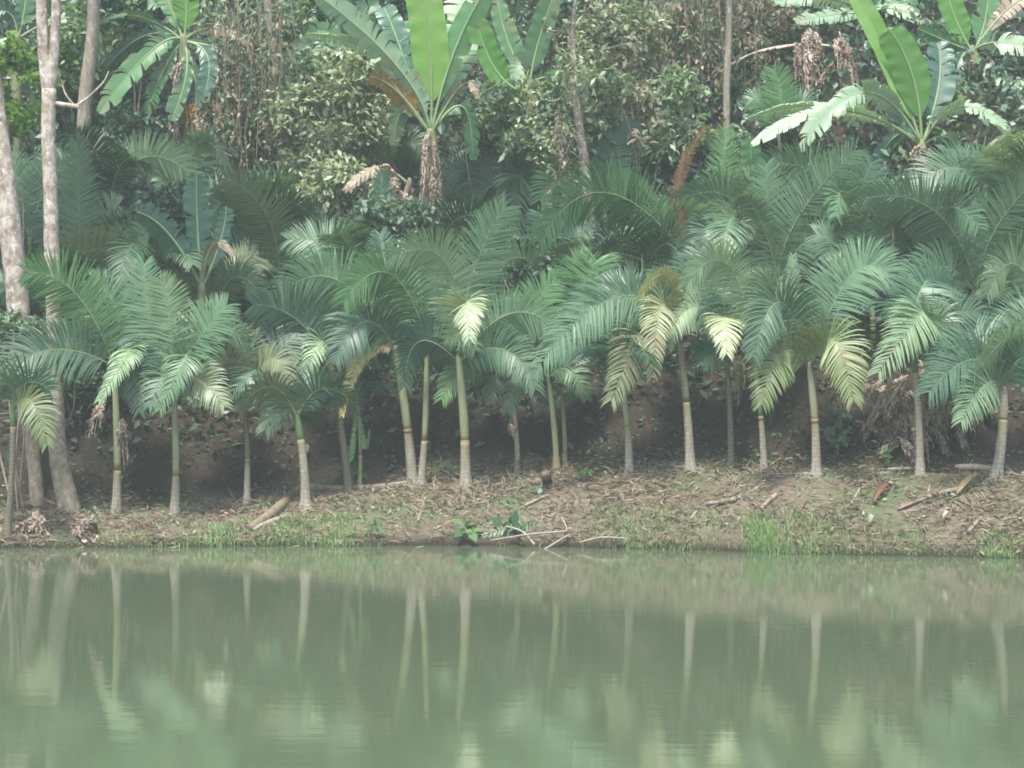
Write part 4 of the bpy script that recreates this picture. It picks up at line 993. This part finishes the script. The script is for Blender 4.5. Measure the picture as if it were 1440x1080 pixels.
for l, r in [('short straight stick leaning below the pair of palms', [(588, 735, 5, None), (598, 702, 5, None)]),
             ('brown stick lying right of the mossy log', [(450, 712, 4, None), (482, 734, 4, None)]),
             ('pale stick below the stout palm', [(733, 715, 4, None), (770, 698, 4, None)]),
             ('forked grey branch under the plain palms', [(992, 712, 6, None), (1030, 706, 7, None), (1042, 698, 5, None)]),
             ('dark stick pointing down left of the rusty sheath', [(1070, 718, 7, None), (1092, 698, 7, None)]),
             ('long flat stalk lying right of the rusty sheath', [(1262, 718, 4, None), (1310, 700, 6, None), (1350, 688, 5, None)]),
             ('grey stub pointing down in the lower right bank', [(1362, 752, 7, None), (1378, 732, 6, None)]),
             ('pale twig between bank and palm bases, right', [(1080, 668, 3, None), (1140, 667, 3, None)]),
             ('thin pale stalk standing out left of the rusty sheath', [(1192, 716, 3, None), (1210, 688, 3, None)]),
             ('white snapped twig on the mid bank', [(972, 730, 4, None), (980, 721, 5, None)]),
             ('green stalk at the lower right', [(1378, 728, 3, None), (1393, 743, 3, None)]),
             ('grey forked twig left of the rusty sheath', [(1045, 700, 3, None), (1075, 682, 4, None)]),
             ('long straight pale cane on flat ground at right', [(1240, 662, 4, None), (1282, 661, 5, None)]),
             ('thin stick upright near the dead branch', [(686, 735, 3, None), (687, 705, 3, None)]),
             ('grey twig slanting below the blue scrap', [(755, 743, 3, None), (775, 712, 3, None)])]:
    wood(l, [r], name='stick', cat='stick', group=SW, seg=6, mat='white_wood' if 'pale' in l or 'white' in l else 'log')
wood('dark broken post standing in the shallows', [[(857, 775, 8, .42), (857, 766, 9, .42), (857, 757, 8, .43)]], name='post_stub', cat='post', mat='wet_wood')
wood('low brown stump crumbling beside the green ringed palm', [[(768, 675, 15, None), (768, 669, 13, 1.95), (769, 664, 10, 1.95)]], name='stump', cat='stump', mat='moss_log', wob=.10)

def sheath(label, a, b, w, mat, name='leaf_sheath', curl=.5):
    p0 = hit(*a); p1 = hit(*b); p0 = p0 + ZV * .05; p1 = p1 + ZV * .10
    n = 14; t = np.linspace(0, 1, n)[:, None]; c = p0 * (1 - t) + p1 * t + ZV * (0.06 * np.sin(t * PI))
    T = norm(p1 - p0); S = norm(np.cross(T, np.array([0, -.6, .8]))); U = np.cross(S, T)
    rows = []
    for j in range(7):
        s = (j / 6 - .5) * 2
        rows.append(c + S * (w * s * np.sin(np.clip(t * .9 + .08, 0, 1) * PI) ** .6) + U * (curl * w * (s * s)))
    V = np.stack(rows, 1); f = []
    for i in range(n - 1):
        for j in range(6):
            q = i * 7 + j; f.append((q, q + 1, q + 8, q + 7))
    mb = MB(); mb.add(V, f); mb.add(V - U * .008, [tuple(reversed(q)) for q in f])
    o = mb.build(name, mat, origin=p0); tag(o, label, 'leaf sheath', 'fallen leaf sheaths')
sheath('rust red curled leaf sheath lying on the bank at right', (1228, 712), (1250, 689), .050, bark_mat('rust_sheath', [(.3, (.085, .042, .028)), (.7, (.15, .078, .05))], rough=.5))
sheath('yellow brown leaf sheath below the thick pale palm', (1345, 700), (1378, 676), .045, bark_mat('tan_sheath', [(.3, (.16, .12, .05)), (.7, (.26, .20, .10))], rough=.6))
sheath('small pale grey green leaf lying low on the right bank', (1222, 742), (1229, 736), .04, bark_mat('pale_leaf', [(.3, (.17, .22, .15)), (.7, (.25, .29, .21))], rough=.6))
sheath('small white curled leaf at the lower right bank', (1326, 736), (1336, 733), .028, bark_mat('white_leaf', [(.3, (.34, .32, .28)), (.7, (.48, .46, .42))], rough=.6))

def scrap():
    p = hit(759, 694) + ZV * .03
    mb = MB(); n = 9
    th, ph = np.meshgrid(np.linspace(0, 2 * PI, n, endpoint=False), np.linspace(.15, PI - .15, 6))
    r = .040 * (1 + .35 * rng.standard_normal(th.shape))
    V = p + np.stack([r * np.sin(ph) * np.cos(th) * .9, r * np.sin(ph) * np.sin(th), r * np.cos(ph) * 1.1], -1)
    f = [(i * n + j, i * n + (j + 1) % n, (i + 1) * n + (j + 1) % n, (i + 1) * n + j) for i in range(5) for j in range(n)]
    mb.add(V, f); o = mb.build('plastic_scrap', 'litter_blue', origin=p, smooth=False); tag(o, 'crumpled pale blue plastic scrap on the bank', 'litter')
scrap()

def leaf_heap(label, px, py, rx, ry, n, mat, ln=.5, flop=.6):
    b = hit(px, py); m = (b[1] - CAM_Y) / F
    root = empty('leaf_heap', b); tag(root, label, 'dead leaves', 'heaps of dead leaves')
    for i in range(n):
        x = b[0] + rng.uniform(-rx, rx) * m; y = b[1] + rng.uniform(-.1, .5) 
        z = G(x, y) + rng.uniform(.1, 1.0) * ry * m
        dry_leaf(root, (x, y, z), ln * rng.uniform(.6, 1.2), w=.11, mat=mat, out=(rng.normal(0, .2), -.12 - .2 * rng.random()))
leaf_heap('long heap of bleached fallen fronds at the waterline, left', 85, 752, 55, 22, 16, 'ban_dry', .35)
leaf_heap('grey heap of dead banana leaves hanging on the right slope', 1325, 615, 66, 85, 44, 'ban_dry', .7)
leaf_heap('brown leaf heap behind the bare grey palm', 1250, 620, 45, 60, 14, 'ban_dry', .5)

for l, px, py in [('pale leaf floating off the left bank', 245, 771), ('yellow speck of leaf floating by the right grass', 1120, 779), ('curled leaf floating near the dead branch', 772, 776), ('pale leaf floating in front of the left leaf heap', 112, 772), ('brown leaf floating below the bright grass', 415, 770), ('pale fleck floating under the centre weeds', 590, 771)]:
    y = CAM_Y + CAM_Z * F / (py - 540); p = P(px, py, y); p[2] = .006
    mb = MB(); a = rng.uniform(-.5, .5); d = np.array([math.cos(a), math.sin(a), 0]); e = np.array([-d[1], d[0], 0])
    V = [p - d * .09, p - e * .035 + ZV * .012, p + e * .035 + ZV * .012, p + d * .09 + ZV * .03, p + ZV * .002]
    mb.add(V, [(0, 1, 4), (0, 4, 2), (1, 3, 4), (4, 3, 2)])
    o = mb.build('floating_leaf', 'pale' if 'pale' in l else 'yellow' if 'yellow' in l else 'khaki', origin=p); tag(o, l, 'leaf', 'leaves floating on the pond')

M['rotten'] = leaf_mat('rotting_frond', (.095, .078, .055), (.235, .20, .148), .85, .1, .15)
def fallen_frond(label, a, b, mat='rotten', L=.17, arch=.02):
    p0 = hit(*a) + ZV * .02; p1 = hit(*b) + ZV * .015
    root = empty('fallen_frond', p0); tag(root, label, 'dead frond', 'dead fronds lying on the bank')
    frond(root, p0, (p0 + p1) / 2 + ZV * arch, p1, mat, L / FROND_SCALE, .55, .45, name='leaflets', gap=.45, width=.018, rib='rib_brown')
for a in [('dry grey frond fallen between the stout palm and the thin one', (690, 690), (610, 712)), ('dry frond lying below the pair of palms', (600, 715), (540, 745)), ('dead frond spread pale and fan like behind the rusty sheath', (1215, 705), (1206, 735), 'rotten', .2),   ('dead frond above the left grass patch', (330, 705), (265, 735)),
          ('dead frond at the foot of the bright shafted palm, left', (230, 728), (180, 748)), ('dead frond in the middle of the bank over the driftwood', (830, 700), (750, 725)), 
          ('grey frond at the foot of the plain grey green palm', (1010, 676), (1080, 690)), ('dead frond on the bank under the thick pale palm', (1400, 700), (1320, 725)),  ('short dead frond under the dead branch', (720, 715), (660, 748)), ('green cut frond lying dark at the waterline by the driftwood', (770, 735), (680, 755), 'mid')]:
    fallen_frond(*a)
# ------------------------------------------------------------------ stuff
def scatter_ground(n, x0, x1, fy):
    x = rng.uniform(x0, x1, n); y = fy(x, n); return x, y
def band(u0, u1, pw=1.0):
    return lambda x, n: shore(x) + u0 + (u1 - u0) * rng.random(n) ** pw

M['slope_leaf'] = leaf_mat('rotting_leaf', (.05, .038, .028), (.17, .13, .095), .9, .1, .1)
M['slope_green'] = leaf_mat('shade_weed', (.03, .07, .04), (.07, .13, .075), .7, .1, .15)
def litter():
    for name, label, n, mat, size, u0, u1, asp, lift in [
        ('leaf_litter', 'dry brown leaf litter strewn over the bank', 14000, 'sh_dry', .11, .08, 2.7, .22, .015),
        ('twig_litter', 'fine dead stalks and twigs strewn over the bank', 19000, 'rotten', .22, .05, 2.6, .07, .02),
        ('fallen_leaf_scatter', 'dull fallen leaves on the shaded slope', 2600, M['slope_leaf'], .10, 2.3, 5.5, .4, .02),
        ('ground_weeds', 'small green weeds dotted over the bank', 5200, 'sh_green', .07, .10, 2.9, .5, .03),
        ('slope_weeds', 'dim green ground cover on the shaded slope', 5200, M['slope_green'], .10, 2.5, 5.6, .5, .04)]:
        x, y = scatter_ground(n, -9.5, 9.5, band(u0, u1))
        if 'weeds' in name:
            k = vnoise(x, y, 1.6, 11) + .6 * vnoise(x, y, 4.0, 12) > -0.05
            x, y = x[k], y[k]
        if name in ('leaf_litter', 'twig_litter'):
            k = rng.random(len(x)) < np.clip(.55 + .75 * vnoise(x, y, 1.4, 17) + .45 * vnoise(x, y, 3.7, 18), .08, 1)
            x, y = x[k], y[k]
        z = ground(x, y) + lift * rng.random(len(x)) + .004
        d = norm(np.stack([rng.normal(0, 1, len(x)), rng.normal(0, .8, len(x)), rng.normal(0, .28, len(x)) + (.45 if 'weed' in name else .1)], 1))
        mb = MB(); leaf_quads(mb, np.stack([x, y, z], 1), size, asp=asp, dirs=d)
        o = mb.build(name, mat, smooth=True); tag(o, label, 'ground cover', kind='stuff')
litter()

def grass():
    mb = MB()
    def blades(n, x0, x1, u0, u1, h, wd=.010):
        x = rng.uniform(x0, x1, n); e = np.minimum(x - x0, x1 - x) / (x1 - x0)
        keep = rng.random(n) < np.clip(e * 6, .05, 1) * np.clip(.7 + .6 * vnoise(x, 0 * x, 3.0, 21), .1, 1); x = x[keep]
        y = shore(x) + u0 + (u1 - u0) * rng.random(len(x)) ** 1.3; z = ground(x, y) - .01
        hh = h * .68 * (.5 + .8 * rng.random(len(x))) * (.7 + .4 * vnoise(x, y, 2.2, 9))
        a = rng.uniform(0, 2 * PI, len(x)); lean = np.stack([np.cos(a), np.sin(a), 0 * a], 1) * (hh * rng.uniform(.15, .7, len(x)))[:, None]
        p0 = np.stack([x, y, z], 1); W = np.stack([np.cos(a + 1.3), np.sin(a + 1.3), 0 * a], 1) * wd * .5
        p1 = p0 + lean * .3 + ZV * (hh * .6)[:, None]; p2 = p0 + lean + ZV * hh[:, None]
        V = np.stack([p0 - W, p0 + W, p1 - W * .8, p1 + W * .8, p2 - W * .1, p2 + W * .1], 1); k = len(x)
        b = np.arange(k)[:, None, None] * 6
        mb.add(V, (b + np.array([[0, 1, 3, 2], [2, 3, 5, 4]])[None]).reshape(-1, 4))
    blades(4200, -4.8, -2.2, .00, .75, .20)
    blades(4600, 1.0, 4.8, -.02, .65, .19)
    blades(600, -2.8, -1.4, 0.0, .40, .10)
    blades(1500, 4.2, 7.6, .0, .35, .12)
    blades(900, -7.5, -4.4, .0, .5, .12)
    blades(1300, 3.2, 3.95, -.05, .35, .30)
    blades(400, -1.2, 1.4, .0, .4, .10)
    blades(1200, 6.2, 8.2, .0, .3, .22)
    blades(3600, -8.5, 8.5, .3, 2.5, .09)
    o = mb.build('grass', leaf_mat('grass_green', (.120, .240, .085), (.280, .390, .170), .55, .25), smooth=False); tag(o, 'bright short grass along the waterline', 'grass', kind='stuff')
grass()

def undergrowth():
    n = 62000
    x = rng.uniform(-14, 14, n); y = rng.uniform(3.4, 15, n)
    g = ground(x, y)
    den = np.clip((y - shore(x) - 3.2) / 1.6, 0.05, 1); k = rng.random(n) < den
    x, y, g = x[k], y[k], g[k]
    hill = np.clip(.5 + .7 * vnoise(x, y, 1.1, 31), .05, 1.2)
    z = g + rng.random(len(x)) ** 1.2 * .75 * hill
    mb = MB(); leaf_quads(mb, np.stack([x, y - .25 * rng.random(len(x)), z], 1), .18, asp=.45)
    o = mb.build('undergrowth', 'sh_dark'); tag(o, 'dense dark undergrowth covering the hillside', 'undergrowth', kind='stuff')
    n = 16000
    x = rng.uniform(-14, 14, n); y = rng.uniform(4.4, 15, n); k = vnoise(x, y, .7, 41) > .15; x, y = x[k], y[k]
    z = ground(x, y) + .3 + .5 * rng.random(len(x))
    mb = MB(); leaf_quads(mb, np.stack([x, y - .3, z], 1), .16, asp=.45)
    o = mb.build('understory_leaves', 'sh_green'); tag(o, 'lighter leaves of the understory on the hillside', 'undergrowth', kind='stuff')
undergrowth()

# ================================================================== AIR, LIGHT, CAMERA
HAZE = 0.0016
if HAZE > 0:
    mb = MB()
    x0, x1, y0, y1, z0, z1 = -420, 420, -420, 420, -2.0, 45.0
    v = [(x, y, z) for z in (z0, z1) for y in (y0, y1) for x in (x0, x1)]
    mb.add(v, [(0, 2, 3, 1), (4, 5, 7, 6), (0, 1, 5, 4), (2, 6, 7, 3), (0, 4, 6, 2), (1, 3, 7, 5)])
    m, nt, out = new_mat('humid_air')
    pv = N(nt, 'ShaderNodeVolumePrincipled'); pv.inputs['Density'].default_value = HAZE
    pv.inputs['Color'].default_value = (.84, .94, .91, 1); pv.inputs['Anisotropy'].default_value = 0.0
    nt.links.new(pv.outputs[0], out.inputs['Volume'])
    o = mb.build('haze', m, smooth=False); tag(o, 'thin pale haze in the humid air over the pond', 'haze', kind='stuff')

SUN_EL, SUN_AZ = math.radians(68), math.radians(200)     # azimuth clockwise from +Y: behind the camera, to its left
w = bpy.data.worlds.new('World'); scn.world = w; w.use_nodes = True
nt = w.node_tree; bg = nt.nodes['Background']
sky = nt.nodes.new('ShaderNodeTexSky'); sky.sky_type = 'NISHITA'; sky.sun_disc = False
sky.sun_elevation = SUN_EL; sky.sun_rotation = SUN_AZ; sky.air_density = 1.0; sky.dust_density = 2.5; sky.ozone_density = 1.0
nt.links.new(sky.outputs[0], bg.inputs['Color']); bg.inputs['Strength'].default_value = 0.15
sd = bpy.data.lights.new('sun', 'SUN'); sd.energy = 3.4; sd.angle = math.radians(10); sd.color = (1, .96, .88)
so = bpy.data.objects.new('sun', sd); COL.objects.link(so)
from mathutils import Vector
sdir = Vector((math.sin(SUN_AZ) * math.cos(SUN_EL), math.cos(SUN_AZ) * math.cos(SUN_EL), math.sin(SUN_EL)))
so.rotation_euler = sdir.to_track_quat('Z', 'Y').to_euler(); so.location = (-10, -20, 30)

cd = bpy.data.cameras.new('camera'); cd.lens = 75; cd.sensor_width = 36; cd.clip_end = 2000
co = bpy.data.objects.new('camera', cd); COL.objects.link(co)
co.location = (0, CAM_Y, CAM_Z); co.rotation_euler = (PI / 2, 0, 0); scn.camera = co

scn.view_settings.view_transform = 'Standard'; scn.view_settings.look = 'None'
scn.view_settings.exposure = 1.2; scn.view_settings.gamma = 1.0; scn.view_settings.use_curve_mapping = False
cy = scn.cycles
cy.use_denoising = True
cy.max_bounces = 8; cy.diffuse_bounces = 3; cy.glossy_bounces = 3; cy.transmission_bounces = 4; cy.volume_bounces = 1; cy.transparent_max_bounces = 4
cy.sample_clamp_indirect = 6.0
cy.filter_width = 1.8
